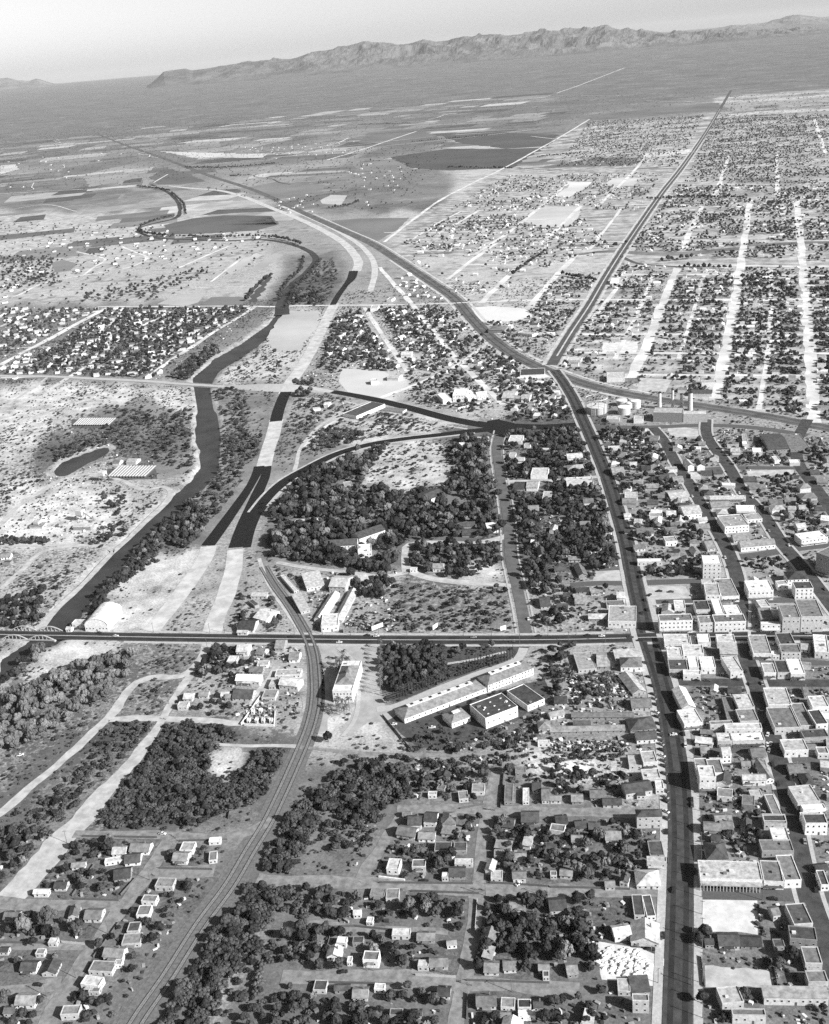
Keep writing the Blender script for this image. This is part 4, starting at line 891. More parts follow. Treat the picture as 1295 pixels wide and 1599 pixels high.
for table, noun in ((HOUSES, 'house'), (SHOPS, 'building')):
    for (ox, oy, s), txt in table.items():
        for line in txt.replace('\n', '').split(';'):
            f = line.split()
            if len(f) < 9: continue
            rec = [float(q) for q in f[:6]] + f[6:]
            if noun == 'building' and rec[8] == 'W' and rng.random() < .42: rec[8] = 'L' if rng.random() < .6 else 'M'
            if noun == 'house' and rec[7] == 'W' and rng.random() < .2: rec[7] = 'L'
            if rec[0] > rec[2]: rec[0], rec[2] = rec[2], rec[0]
            vv = oy + rec[1] / s
            nn = noun
            det = 2 if vv > 1000 else (1 if vv > 850 or (vv > 700 and noun == 'building') else 0)
            if noun == 'house' and rec[6] == 'flat' and vv > 1000 and rng.random() < .0: det = 1
            kw = {}
            if rec[5] > 55: kw = dict(storeys=4 if rec[0] == 708 else 2)
            built.append(from_px(ox, oy, s, rec, noun=nn, detail=det, group='houses of the town' if noun == 'house' else 'shops and workshops of the town', **kw) + (noun,))
from collections import defaultdict
grp = defaultdict(list)
for r, u, v, rec, noun in built:
    grp[(where(u, v), rec[6], rec[7], rec[8], noun)].append((u, v, r))
for (ph, typ, wk, rk, noun), L in grp.items():
    L.sort(key=lambda q: q[0])
    for k, (u, v, r) in enumerate(L):
        look = '%s %s %s' % (TW[wk], KIND[typ], noun)
        if TW[rk] != TW[wk]: look += ', %s roof' % TW[rk]
        if len(L) > 1: look += ', %s from left,' % ORD[min(k, 19)]
        if len((look + ' ' + ph).split()) > 16: print('LONG', look, ph)
        tag(r, look + (' ' if len(L) > 1 or ',' not in look else ', ') + ph, noun, 'houses of the town' if noun == 'house' else 'shops and workshops of the town')
# ------------------------------------------------------------------ landmark buildings
def at(o, x, y): return P(o[0] + x / o[2], o[1] + y / o[2])
# railway depot
r, c = building(at(B1, 275, 352), at(B1, 367, 352), 44, 9.5, 'flat', 'W', 'W', noun='depot', nwin=6, storeys=2, doors=True,
                label='white railway depot with grey hipped roof, dome vent and flat ends beside the tracks')
vs = [(-7.2, -13, 10.1), (7.2, -13, 10.1), (7.2, 15, 10.1), (-7.2, 15, 10.1), (0, -6, 13.6), (0, 8, 13.6)]
mesh_obj('hipped_roof', vs, [(0, 1, 4), (1, 2, 5, 4), (2, 3, 5), (3, 0, 4, 5), (3, 2, 1, 0)], rmat('M'), r)
vs, fs = [], []; lathe(vs, fs, [(1.9, 12.6), (1.9, 13.8), (1.5, 14.4), (.4, 14.8)], 14, 0, 1); mesh_obj('cupola', vs, fs, mat('dark_cupola', .12), r)
# long school with hipped roof in two joined wings
for a, b, dep, hh, lab, wk, typ in [((610, 452), (994, 306), 15, 4.2, 'long low white school wing with hipped grey roof and white ridge vents, nearer wing', 'W', 'hip'),
                           ((1002, 304), (1216, 222), 14, 6.2, 'long white school wing with grey roof, farther wing behind the cypress row', 'W', 'hip')]:
    r, c = building(at(B1, *a), at(B1, *b), dep, hh, typ, wk, 'M', noun='school wing', nwin=14, label=lab, name='school_wing'); r['category'] = 'school'; r['group'] = 'wings of the diagonal white school'
    Lr = (at(B1, *b) - at(B1, *a)).length / 2 - dep * .5
    ridge_z = hh + min((dep / 2) * .55, 3.5) - .3
    box_obj('ridge_deck', -Lr, Lr, -.6, 3.6, ridge_z - .5, ridge_z + .45, wmat('W'), r)
    for k in range(7 if a[0] == 610 else 4):
        x = -Lr + (k + .5) * 2 * Lr / (7 if a[0] == 610 else 4)
        box_obj('skylight', x - 1, x + 1, .6, 2.4, ridge_z + .45, ridge_z + .9, GLASS, r)
r, c = building(at(B1, 992, 478), at(B1, 1143, 420), 22, 8.5, 'flat', 'W', 'D', noun='gymnasium', nwin=6, storeys=1, name='gymnasium', label='tall white gymnasium with flat dark roof beside the diagonal school'); r['category'] = 'gymnasium'
for k in range(3):
    for j in range(3): box_obj('roof_vent', -9 + k * 9 - .5, -8 + k * 9, -7 + j * 6, -6.4 + j * 6, 8.56, 9.2, TRIM, r)
r, c = building(at(B1, 832, 475), at(B1, 920, 442), 14, 4.2, 'hip', 'W', 'M', noun='office', name='office_building', label='small white office with hipped grey roof between school wing and gymnasium'); r['category'] = 'office'
box_obj('ridge_deck', -3, 3, -1, 2, 7.2, 8.0, wmat('W'), r)
r, c = building(at(B1, 1188, 396), at(B1, 1268, 362), 26, 4.5, 'flat', 'W', 'D', noun='annex', name='school_annex', label='low white annex with dark centre roof, east of the gymnasium'); r['category'] = 'annex'
# arcade
r, c = building(at(A2, 695, 312), at(A2, 984, 322), 15, 5.6, 'flat', 'W', 'L', noun='arcade', name='arcade_building', nwin=1, doors=False, storeys=1, label='long white shop arcade with a row of dark arches facing the dirt street'); r['category'] = 'arcade'
La = (at(A2, 984, 322) - at(A2, 695, 312)).length / 2
box_obj('awning_roof', -La, La, -11.2, -7.6, 4.2, 4.45, rmat('L'), r)
for k in range(19):
    x = -La + (k + .5) * 2 * La / 19; put('d', 'doorway', r, (x, -7.54, .2), 0, (1.5, 1, 2.6))
    box_obj('post', x - .15 - La / 19, x + .15 - La / 19, -11.0, -10.7, 0, 4.2, TRIM, r)
# hangar
r, c = building(at(C0, 404, 922), at(C0, 512, 922), 32, 5.5, 'arch', 'W', 'W', noun='hall', name='arched_hall', nwin=7, storeys=1, label='white hall with barrel roof on the river bank beside the bridge'); r['category'] = 'hall'
# mansion
building(at(C1, 262, 556), at(C1, 388, 548), 14, 8, 'gx', 'W', 'D', noun='mansion', nwin=8, storeys=2, detail=1, name='mansion', label='white mansion wing with dark tiled gable roof among the estate trees')[0]['category'] = 'mansion'
building(at(C1, 400, 520), at(C1, 520, 478), 16, 8, 'gx', 'W', 'D', noun='mansion', nwin=6, storeys=2, detail=1, name='mansion', label='oblique dark-roofed mansion wing with white gables behind the first wing')[0]['category'] = 'mansion'
building(at(C1, 392, 578), at(C1, 455, 572), 18, 6, 'flat', 'W', 'W', noun='mansion', nwin=5, storeys=1, detail=1, name='mansion', label='flat white forecourt wing in front of the dark-roofed mansion')[0]['category'] = 'mansion'
# walled white school with court
for a, b, dep, hh, typ, lab in [((790, 756), (830, 750), 30, 6, 'flat', 'white corner pavilion at the left end of the walled school'), ((836, 744), (900, 742), 30, 9, 'flat', 'tall white centre hall of the walled school'),
                       ((902, 744), (948, 738), 30, 6, 'flat', 'white right pavilion of the walled school with the court beside it'), ((952, 736), (1000, 730), 18, 5, 'gx', 'low white end wing of the walled school near the oblique street')]:
    building(at(D1, *a), at(D1, *b), dep, hh, typ, 'W', 'W', noun='school hall', nwin=5, detail=1, name='school_hall', label=lab)[0]['category'] = 'school'
def wall_thing(pts, h, w, label, m, name='boundary_wall', cat='wall'):
    p = pts; root = empty(name, p[0]); tag(root, label, cat)
    for i in range(len(p) - 1):
        a, b = p[i] - p[0], p[i + 1] - p[0]; d = (b - a); L = d.length
        o = box_obj('wall_section', 0, L, -w / 2, w / 2, -.2, h, m, root); o.location = a; o.rotation_euler = (0, 0, math.atan2(d.y, d.x))
    return root
wall_thing([at(D1, 760, 775), at(D1, 860, 780), at(D1, 1010, 745), at(D1, 975, 680), at(D1, 840, 690)], 2.4, .8, 'long white wall round the court of the white school', wmat('L'))
wall_thing([at(B0, 1150, 462), at(B0, 1290, 466), at(B0, 1295, 400)], 2.0, .5, 'low white front wall of the walled store yard by the depot tracks', wmat('W'))
wall_thing([at(B0, 1135, 460), at(B0, 1225, 330)], 2.0, .5, 'white side wall of the store yard beside the dirt lane', wmat('W'))
for k, (x, y) in enumerate([(1170, 458), (1207, 458), (1238, 458), (1275, 458), (1190, 415), (1226, 412)]):
    building(at(B0, x - 7, y - 6), at(B0, x + 7, y - 6), 3, 2.8, 'flat', 'W', 'W', noun='booth', nwin=1, detail=1, doors=False, label='small white booth, %s in the walled store yard' % ['first from left in front row', 'second from left in front row', 'third from left in front row', 'rightmost in front row', 'left one behind the row', 'right one behind the row'][k])
wall_thing([at(A1, 487, 272), at(A1, 610, 288)], 1.2, .8, 'low white wall along the dirt street below the whitest house', wmat('W'))
# brick yards: rows of long low drying sheds
def shed_row(o, n, x0, y0, x1, y1, dx, dy, lab):
    pitch = (at(o, x1, y1) - at(o, x0, y0)).length / (n - 1)
    hw = pitch * .27
    for k in range(n):
        f = k / max(1, n - 1)
        a = at(o, x0 + (x1 - x0) * f, y0 + (y1 - y0) * f); b = at(o, x0 + (x1 - x0) * f + dx, y0 + (y1 - y0) * f + dy)
        d = b - a; L = d.length
        root = empty('drying_shed', a, math.atan2(d.y, d.x)); tag(root, 'long pale drying shed, %s from left in the %s' % (ORD[k], lab), 'shed', 'drying sheds in the ' + lab)
        box_obj('roof', 0, L, -hw, hw, 2.2, 2.6, mat('pale_sheet_roof', .62, .8, .1, .3), root)
        box_obj('wall', .3, L - .3, -hw * .8, hw * .8, 0, 2.2, mat('dark_brick_stack', .10), root)
        for t in np.linspace(0, L, int(L / 3)): mark(a.x + d.x * t / L, a.y + d.y * t / L, 2.5)
sheet('brickyard_ground', [(168,732),(240,727),(246,748),(168,750)], .05, mat('sooty_yard_ground', .1), block=False); sheet('brickyard_ground', [(112,655),(180,655),(182,668),(112,668)], .05, mat('sooty_yard_ground', .1), block=False)
shed_row(C0, 13, 512, 200, 680, 200, 52, -50, 'large brickyard by the pond')
shed_row(D0, 16, 348, 860, 510, 860, 34, -32, 'upper brickyard near the bridge road')
# hopper towers of the gravel works
def hopper(p, h, w, label):
    root = empty('gravel_hopper', p); tag(root, label, 'hopper')
    for sx in (-1, 1):
        for sy in (-1, 1): box_obj('leg', sx * w / 2 - .2, sx * w / 2 + .2, sy * w / 2 - .2, sy * w / 2 + .2, -.2, h * .55, mat('grey_timber', .2), root)
    vs, fs = [], []
    b = [(-w * .3, -w * .3, h * .4), (w * .3, -w * .3, h * .4), (w * .3, w * .3, h * .4), (-w * .3, w * .3, h * .4)]
    t = [(x / .3 * .55, y / .3 * .55, h * .6) for x, y, _ in b]; u = [(x, y, h) for x, y, _ in t]
    mesh_obj('bin', b + t + u, [(3, 2, 1, 0)] + [(i, (i + 1) % 4, 4 + (i + 1) % 4, 4 + i) for i in range(4)] + [(4 + i, 4 + (i + 1) % 4, 8 + (i + 1) % 4, 8 + i) for i in range(4)] + [(8, 9, 10, 11)], wmat('L'), root)
    vs, fs = [], []; box(vs, fs, 0, h * 1.6, -.6, .6, -.3, .3); o = mesh_obj('conveyor', vs, fs, mat('grey_timber', .2), root); o.rotation_euler = (0, .6, 0); o.location = (-.2, 0, h * 1.0)
hopper(at(C0, 385, 400), 13, 7, 'tall gravel hopper with slanted conveyor beside the pit'); hopper(at(C0, 487, 212), 12, 7, 'gravel hopper tower beside the large brickyard'); hopper(at(C0, 180, 430), 7, 6, 'low loading hopper among the pale workyard heaps')
building(at(C0, 345, 446), at(C0, 428, 446), 9, 3.5, 'shed', 'M', 'L', noun='shed', detail=0, label='long low open shed beneath the gravel hopper')
# tanks
def tank(p, r, h, label, frame=False, dome=.08):
    root = empty('storage_tank', p); tag(root, label, 'tank', 'storage tanks by the railway')
    vs, fs = [], []; lathe(vs, fs, [(r, -.2), (r, h)], 28); mesh_obj('shell', vs, fs[:-1], wmat('L'), root)
    vs, fs = [], []; lathe(vs, fs, [(r * 1.02, h - .1), (r * 1.02, h + .2), (r * .6, h + r * dome * .8), (r * .1, h + r * dome)], 28); mesh_obj('lid', vs, fs, wmat('W'), root)
    if frame:
        for k in range(10):
            a = k * math.pi / 5; x, y = (r + 1) * math.cos(a), (r + 1) * math.sin(a)
            o = box_obj('guide_column', x - .3, x + .3, y - .3, y + .3, 0, h * 2.2, wmat('L'), root)
        vs, fs = [], []
        lathe(vs, fs, [(r + .8, h * 2.15), (r + 1.2, h * 2.15), (r + 1.2, h * 2.25), (r + .8, h * 2.25)], 30); mesh_obj('ring_girder', vs, fs[:-1], wmat('L'), root)
    for a in np.linspace(0, 6.28, 14): mark(p.x + r * .7 * math.cos(a), p.y + r * .7 * math.sin(a), r * .5)
tank(at(D2, 215, 785), 13, 9, 'largest pale gas tank standing inside a ring of tall guide columns', True)
tank(at(D2, 342, 790), 8, 9, 'white storage tank in front of the tank group'); tank(at(D2, 396, 762), 6.5, 9, 'right-hand white tank of the group behind')
tank(at(D2, 332, 752), 7, 7, 'pale tank at the back of the tank group'); tank(at(D2, 366, 765), 5, 7, 'smallest white domed tank in the middle of the group', dome=.3)
def stack_(p, h, r, label):
    root = empty('smokestack', p); tag(root, label, 'smokestack', 'smokestacks of the power plant')
    vs, fs = [], []; lathe(vs, fs, [(r * 1.3, 0), (r, h)], 14); mesh_obj('shaft', vs, fs[:-1], wmat('L'), root)
    vs, fs = [], []; lathe(vs, fs, [(r * 1.15, h - .8), (r * 1.15, h + .1), (r * .8, h + .1), (r * .8, h - .6)], 14); mesh_obj('rim', vs, fs, mat('soot_black', .04), root)
for x, y, h, r, l in [(507, 768, 22, 2, 'pale smokestack at the left end of the power plant'), (567, 768, 26, 1.6, 'dark-topped smokestack second along the power plant'), (608, 768, 20, 1.8, 'short smokestack third along the power plant'), (649, 775, 24, 2.6, 'stout white smokestack right of the power plant centre')]: stack_(at(D2, x, y), h, r, l)
# billboards along the cross road
def billboard(p, p2, label):
    d = p2 - p; L = d.length
    root = empty('billboard', p, math.atan2(d.y, d.x)); tag(root, label, 'billboard', 'roadside billboards')
    box_obj('panel', 0, L, -.12, .12, 1.4, 5.4, wmat('W'), root)
    for k in range(4): box_obj('post', L * (k + .5) / 4 - .12, L * (k + .5) / 4 + .12, .15, .4, 0, 5.2, mat('grey_timber', .2), root)
billboard(at(C1, 455, 925), at(C1, 508, 905), 'wide white billboard at the left end of the roadside scrub lot'); billboard(at(C1, 742, 922), at(C1, 764, 907), 'small white billboard in the middle of the roadside scrub lot'); billboard(at(C1, 1060, 926), at(C1, 1086, 918), 'white billboard nearest the tree-lined street corner')
# arched road bridge
p0, p1 = P(10, 991.5), P(92, 993)
d = p1 - p0; L = d.length
br = empty('arch_bridge', p0, math.atan2(d.y, d.x)); tag(br, 'pale concrete road bridge with bow arches over the river', 'bridge')
box_obj('deck', 0, L, -8.2, 8.2, -.9, -.02, CONC, br)
for sy in (-8.0, 8.0):
    for k in (0, 1):
        vs, fs = [], []; n = 14; a0 = L * .5 * k
        for i in range(n + 1):
            t = i / n; x = a0 + L * .5 * t; z = 4.6 * math.sin(math.pi * t) + .2
            for yy in (-.35, .35):
                vs += [(x, sy + yy, z - .35), (x, sy + yy, z + .45)]
        for i in range(n):
            b = 4 * i; fs += [(b, b + 4, b + 5, b + 1), (b + 3, b + 7, b + 6, b + 2), (b + 1, b + 5, b + 7, b + 3), (b + 2, b + 6, b + 4, b)]
        mesh_obj('arch', vs, fs, CONC, br)
        for i in range(2, n - 1, 2):
            t = i / n; x = a0 + L * .5 * t; box_obj('hanger', x - .2, x + .2, sy - .2, sy + .2, 0, 4.6 * math.sin(math.pi * t), CONC, br)
    box_obj('railing', 0, L, sy - .6 if sy < 0 else sy + .45, sy - .45 if sy < 0 else sy + .6, 0, 1.0, CONC, br)
for x in (.5, L / 2, L - .5): box_obj('pier', x - .7, x + .7, -8, 8, -4, -.9, CONC, br)
p0, p1 = P(262, 598.6), P(345, 603.6); d = p1 - p0; L = d.length
b2 = empty('flat_bridge', p0, math.atan2(d.y, d.x)); tag(b2, 'long flat concrete bridge carrying the pale road across the river', 'bridge')
box_obj('deck', 0, L, -7, 7, -1.2, .1, CONC, b2)
for sy in (-6.9, 6.7): box_obj('railing', 0, L, sy, sy + .25, .1, 1.3, CONC, b2)
for k in range(5): box_obj('pier', L * (k + .5) / 5 - .5, L * (k + .5) / 5 + .5, -6, 6, -4, -1.2, CONC, b2)

# ------------------------------------------------------------------ cars
CARM = [mat('car_paint_black', .025, .35, .1, 1, spec=.5), mat('car_paint_dark', .07, .35, .1, 1, spec=.5), mat('car_paint_grey', .25, .35, .1, 1, spec=.5), mat('car_paint_pale', .6, .35, .1, 1, spec=.5)]
TYRE = mat('tyre_rubber', .02)
def car_mesh(name, prof, y, m):
    vs, fs = [], []
    n = len(prof)
    for s in (-1, 1):
        for x, z, w in prof: vs.append((x, s * y * w, z))
    fs = [tuple(range(n - 1, -1, -1)), tuple(range(n, 2 * n))] + [(i, (i + 1) % n, n + (i + 1) % n, n + i) for i in range(n)]
    o = mesh_obj(name, vs, fs, m, None, link=False); return o.data
bodyp = [(-2.35, .35, 1), (2.3, .35, 1), (2.4, .75, .85), (2.1, 1.0, .7), (1.0, 1.08, .8), (-1.2, 1.08, .95), (-2.2, .9, .85), (-2.45, .6, .9)]
cabp = [(1.0, 1.05, .86), (.55, 1.55, .72), (-.7, 1.6, .72), (-1.75, 1.05, .82)]
bodies = [car_mesh('body', bodyp, .95, m) for m in CARM]; glassm = car_mesh('cabin_window', [(.98, 1.06, .84), (.6, 1.46, .74), (-.75, 1.5, .74), (-1.7, 1.06, .8)], .96, GLASS); tops = [car_mesh('roof', [(.6, 1.47, .72), (.5, 1.6, .62), (-.6, 1.64, .62), (-.8, 1.5, .72)], .97, m) for m in CARM]
vs, fs = [], []; lathe(vs, fs, [(.36, 0), (.36, .24)], 10); fs.append(tuple(range(9, -1, -1)))
wm_ = mesh_obj('wheel', vs, fs, TYRE, None, link=False).data
def car(u, v, tone, ang, ph):
    p = P(u, v); root = empty('parked_car', (p.x, p.y, .12), ang)
    tag(root, ph, 'car', 'cars about the town')
    for nm, dm in (('body', bodies[tone]), ('cabin_window', glassm), ('car_roof', tops[tone])):
        o = bpy.data.objects.new(nm, dm); COL.objects.link(o); o.parent = root
    for sx in (-1.45, 1.45):
        for sy in (-.95, .73):
            o = bpy.data.objects.new('wheel', wm_); COL.objects.link(o); o.parent = root; o.location = (sx, sy, .36); o.rotation_euler = (math.pi / 2, 0, 0); o.location.y = sy + .22
    root.scale = (1.08, 1.08, 1.08)
TN = ['black', 'dark', 'grey', 'pale']
def ave_dir(pl, v):
    w = px(pl); k = min(range(len(pl) - 1), key=lambda i: abs((pl[i][1] + pl[i + 1][1]) / 2 - v)); d = w[k + 1] - w[k]; return math.atan2(d.y, d.x)
cy_ = [1036,1058,1072,1085,1092,1101,1113,1120,1131,1142,1149,1157,1163,1172,1181,1189,1197,1209,1222,1236,1246,1252,1268,1279,1300,1345,1462]
for k, v in enumerate(cy_):
    u = float(np.interp(v, [q[1] for q in AVE][::-1], [q[0] for q in AVE][::-1])); m, sn = mpp(P(u, v))
    car(u - 8.6 / m, v, [0, 1, 0, 1, 2, 0, 3, 1][k % 8], ave_dir(AVE, v) + (.9 if v < 1290 else 0), '%s car parked at the west kerb of the main road, %s counted downwards' % (TN[[0, 1, 0, 1, 2, 0, 3, 1][k % 8]], (ORD + ['twenty-' + q for q in ORD[:9]])[k]))
for k, (v, t) in enumerate([(1147, 0), (1165, 3), (1250, 0), (1258, 1), (1362, 0)]):
    u = float(np.interp(v, [q[1] for q in AVE][::-1], [q[0] for q in AVE][::-1])); m, sn = mpp(P(u, v))
    car(u + 8.2 / m, v, t, ave_dir(AVE, v), '%s car at the east kerb of the main road, %s counted downwards' % (TN[t], ORD[k]))
for k, (u, v, t, ph) in enumerate([(181,1006-12,3,'driving past the barrel-roofed hall'),(155,989,0,'parked before the barrel-roofed hall'),(574,993,0,'waiting by the first billboard'),(588,994,3,'just behind the dark one by the billboard'),(530,1004,3,'turning into the depot forecourt'),(740,996,2,'on the cross road above the school trees'),(842,994,0,'at the tree-lined street corner'),(918,993,0,'before the white garage'),(940,994,3,'second before the white garage'),(1130,991,0,'on the shop side of the cross road'),(1190,997,1,'at the shaded street crossing'),(1262,990,2,'by the business block'),(985,996,1,'just left of the main crossing'),(800,1003,1,'above the cypress row'),(1000,1001,0,'on the crossing corner'),(455,995,0,'beside the warehouse siding')]):
    car(u, v, t, ave_dir([(0, 991), (1295, 993)], 992) if False else math.atan2(*(lambda d: (d.y, d.x))(P(u + 10, v) - P(u - 10, v))), '%s car %s' % (TN[t], ph))
for u, v, t, a, ph in [(254,1303,3,0,'at the top of the oblique lane'),(262,1449,0,.3,'in the tree shade behind the row of flat houses'),(60,1539,0,.1,'parked on the lowest left lane'),(121,1417,0,.1,'under the tree on the left cross lane'),(32,1180,3,.5,'abandoned beside the pale track'),(95,1043,0,.1,'alone on the bright bare lot'),
    (663,1377,0,.1,'before the second white house on the dirt street'),(536,1519,0,.4,'under the trees at the lowest dirt street'),(811,1381,3,1.0,'beside the hedge on the middle dirt street'),(1208,1405,0,.05,'on the street edge above the bright lot'),(1016,1483,0,.1,'before the large pale-roofed shop'),(1033,1463,1,1.5,'at the kerb beside the large pale-roofed shop'),(1052,1391,0,1.5,'crossing the main road at the arcade'),
    (1088,1063,0,.02,'first on the street below the white shops'),(1105,1064,1,.02,'second on the street below the white shops'),(1150,1062,0,.02,'near the shaded street corner'),(1199,1148,3,1.4,'upper one by the shaded street kerb'),(1203,1163,3,1.4,'lower one by the shaded street kerb'),(1201,1173,2,1.4,'at the shaded street crossing'),(1030,924,0,.2,'in the parking lot, left'),(1048,925,1,.2,'in the parking lot, centre'),(1040,941,0,.2,'in the parking lot, lower row'),
    (1015,930,0,1.2,'at the left edge of the parking lot'),(1003,958,0,1.5,'on the main road above the crossing'),(1052,1148,3,.3,'on the dirt lot east of the main road'),(390,872,0,.2,'at the end of the black highway strip'),(1093,905,0,.0,'below the white hotel'),(1196,858,3,.1,'on the street above the small park'),(615,1132,3,.3,'white front at the school drive'),(675,1137,3,.3,'parked behind the small office'),
    (560,862,0,.3,'in the mansion yard'),(585,892,1,.3,'beside the estate trees'),(558,975,2,.4,'in the used car lot, left'),(566,968,1,.4,'in the used car lot, middle'),(552,983,3,.4,'in the used car lot, front'),(575,980,0,.4,'in the used car lot, right'),(935,985,0,.1,'in the garage yard'),(925,985,1,.1,'second in the garage yard')]:
    car(u, v, t, a, '%s car %s' % (TN[t], ph))

def kerb_cars(pl, v0, v1, n, off, who):
    t_ = 0
    for k in range(n):
        v = v0 + (v1 - v0) * (k + rng.uniform(-.3, .3)) / max(1, n - 1); w_ = sorted(pl, key=lambda e: e[1]); u = float(np.interp(v, [e[1] for e in w_], [e[0] for e in w_])); m, sn = mpp(P(u, v)); t_ = int(rng.choice([0, 1, 2, 3], p=[.45, .25, .15, .15]))
        car(u + off / m, v, t_, ave_dir(pl, v), '%s car parked %s, %s counted downwards' % (TN[t_], who, ORD[k]))
kerb_cars(MEY, 1010, 1480, 16, -4.6, 'at the west kerb of the shaded street'); kerb_cars(MEY, 1030, 1400, 11, 4.6, 'at the east kerb of the shaded street'); kerb_cars(MEY, 750, 980, 9, -4.6, 'on the shaded street north of the cross road')
kerb_cars(E3, 700, 920, 10, 4.8, 'at the east kerb of the second slanting street'); kerb_cars(E3, 740, 900, 6, -4.8, 'at the west kerb of the second slanting street'); kerb_cars(AVE, 690, 960, 10, 5.6, 'on the avenue north of the crossing'); kerb_cars(N5, 700, 960, 6, 4, 'on the straight tree-lined street')

# ------------------------------------------------------------------ poles
POLE = mat('weathered_pole', .13)
vs, fs = [], []; lathe(vs, fs, [(.2, -.3), (.13, 10)], 6); pole_me = mesh_obj('pole', vs, fs, POLE, None, link=False).data
vs, fs = [], []; box(vs, fs, -1.3, 1.3, -.08, .08, 9.2, 9.4); arm_me = mesh_obj('crossarm', vs, fs, POLE, None, link=False).data
def pole(p, ang, ph, sc=1.0):
    r = empty('utility_pole', (p.x, p.y, 0), ang); r.scale = (sc, sc, sc); tag(r, ph, 'utility pole', 'utility poles along the streets')
    for nm, dm in (('pole', pole_me), ('crossarm', arm_me)):
        o = bpy.data.objects.new(nm, dm); COL.objects.link(o); o.parent = r
for o_, x, y, ph in [(A0,315,110,'standing in the pale wash at upper left'),(A0,357,745,'beside the oblique lane near its foot'),(A0,220,832,'by the lowest left cross lane'),(A0,512,540,'at the bend of the oblique lane fence'),(A0,705,285,'at the upper cross lane corner'),(A1,990,360,'at the middle dirt street corner'),(A1,1280,365,'right end of the middle dirt street'),(A1,1112,810,'at the lowest dirt street'),
    (A2,655,770,'on the east kerb low down'),(A2,660,550,'on the east kerb beside the dark trees'),(A2,985,375,'at the head of the bright lot'),(A2,500,760,'on the west kerb by the rubble'),(A2,548,200,'west kerb above the arcade street'),(B0,318,420,'by the thicket clearing'),(B0,795,360,'at the fork of the dirt roads'),(B0,975,95,'near the cross road junction'),(B2,255,70,'along the warehouse frontage'),(B2,85,68,'left of the warehouse'),
    (C0,1058,930,'beside the unfinished ramp'),(C1,612,75,'in the open field below the black road'),(C1,552,110,'left in the open field below the black road'),(D2,430,700,'in the yard beside the tanks'),(D2,735,745,'by the rail corridor'),(D2,515,868,'below the power plant'),(D2,170,710,'left of the gas tank'),(B1,1150,80,'at the forecourt corner'),(B1,130,380,'beside the depot tracks')]:
    pole(at(o_, x, y), rng.uniform(0, 3), 'wooden utility pole ' + ph)
for k, t in enumerate(np.linspace(0, 1, 24)):
    v = 1590 - t * 620; u = float(np.interp(v, [q[1] for q in AVE][::-1], [q[0] for q in AVE][::-1])); p = P(u, v); m, sn = mpp(p)
    pole(P(u + 12.5 / m, v), 0, 'wooden utility pole along the east pavement of the main road, %s counted upwards' % (ORD + ['twenty-' + q for q in ORD[:9]])[k])
for k in range(16):
    u = 240 + k * 44; v = float(np.interp(u, [q[0] for q in CROSS], [q[1] for q in CROSS])) - 7
    pole(P(u, v), 1.57, 'utility pole on the north edge of the cross road, %s from the left' % ORD[k])

# ------------------------------------------------------------------ plants
def clump_mesh(name, seed, lobes, leaf, nleaf, m, trunk=True, column=False):
    r = np.random.default_rng(seed); V, F = [], []
    for (cx, cy, cz, R, sq) in lobes:
        # lumpy core
        n0 = len(V); nu, nv = 8, 5
        for j in range(nv + 1):
            ph = math.pi * j / nv
            for i in range(nu):
                a = 2 * math.pi * i / nu; k = R * r.uniform(.62, .92)
                V.append((cx + k * math.sin(ph) * math.cos(a), cy + k * math.sin(ph) * math.sin(a), cz + sq * k * math.cos(ph)))
        for j in range(nv):
            for i in range(nu):
                a, b = n0 + j * nu + i, n0 + j * nu + (i + 1) % nu
                F.append((a, a + nu, b + nu)); F.append((a, b + nu, b))
        d = r.normal(size=(nleaf, 3)); d /= np.linalg.norm(d, axis=1)[:, None]; d[:, 2] = np.abs(d[:, 2]) * .9 - .25
        for q in d:
            k = R * r.uniform(.75, 1.12); c = np.array([cx + q[0] * k, cy + q[1] * k, cz + sq * q[2] * k])
            t = r.normal(size=3); t -= q * t.dot(q) * .7; t /= np.linalg.norm(t); s = np.cross(t, q) + r.normal(size=3) * .3; s /= np.linalg.norm(s)
            l = leaf * R * r.uniform(.6, 1.3); n0 = len(V)
            V += [tuple(c - t * l), tuple(c + s * l * .8), tuple(c + t * l), tuple(c - s * l * .8)]; F.append((n0, n0 + 1, n0 + 2)); F.append((n0, n0 + 2, n0 + 3))
    me = bpy.data.meshes.new(name); me.from_pydata([tuple(map(float, v)) for v in V], [], F); me.materials.append(m); me.update()
    return me
def fol(name, lo, hi, rough=.8):
    m = bpy.data.materials.new(name); m.use_nodes = True; nt = m.node_tree; b = nt.nodes['Principled BSDF']; b.inputs['Roughness'].default_value = rough; b.inputs['Specular IOR Level'].default_value = .15
    oi = nt.nodes.new('ShaderNodeObjectInfo'); mr = nt.nodes.new('ShaderNodeMapRange'); mr.inputs[3].default_value = lo; mr.inputs[4].default_value = hi
    n = nt.nodes.new('ShaderNodeTexNoise'); n.inputs['Scale'].default_value = 1.2; n.inputs['Detail'].default_value = 3; g = nt.nodes.new('ShaderNodeNewGeometry'); nt.links.new(g.outputs['Position'], n.inputs['Vector'])
    m2 = nt.nodes.new('ShaderNodeMapRange'); m2.inputs[1].default_value = .3; m2.inputs[2].default_value = .7; m2.inputs[3].default_value = .6; m2.inputs[4].default_value = 1.5; nt.links.new(n.outputs[0], m2.inputs[0])
    mu = nt.nodes.new('ShaderNodeMath'); mu.operation = 'MULTIPLY'
    nt.links.new(oi.outputs['Random'], mr.inputs[0]); nt.links.new(mr.outputs[0], mu.inputs[0]); nt.links.new(m2.outputs[0], mu.inputs[1]); nt.links.new(mu.outputs[0], b.inputs['Base Color'])
    return m
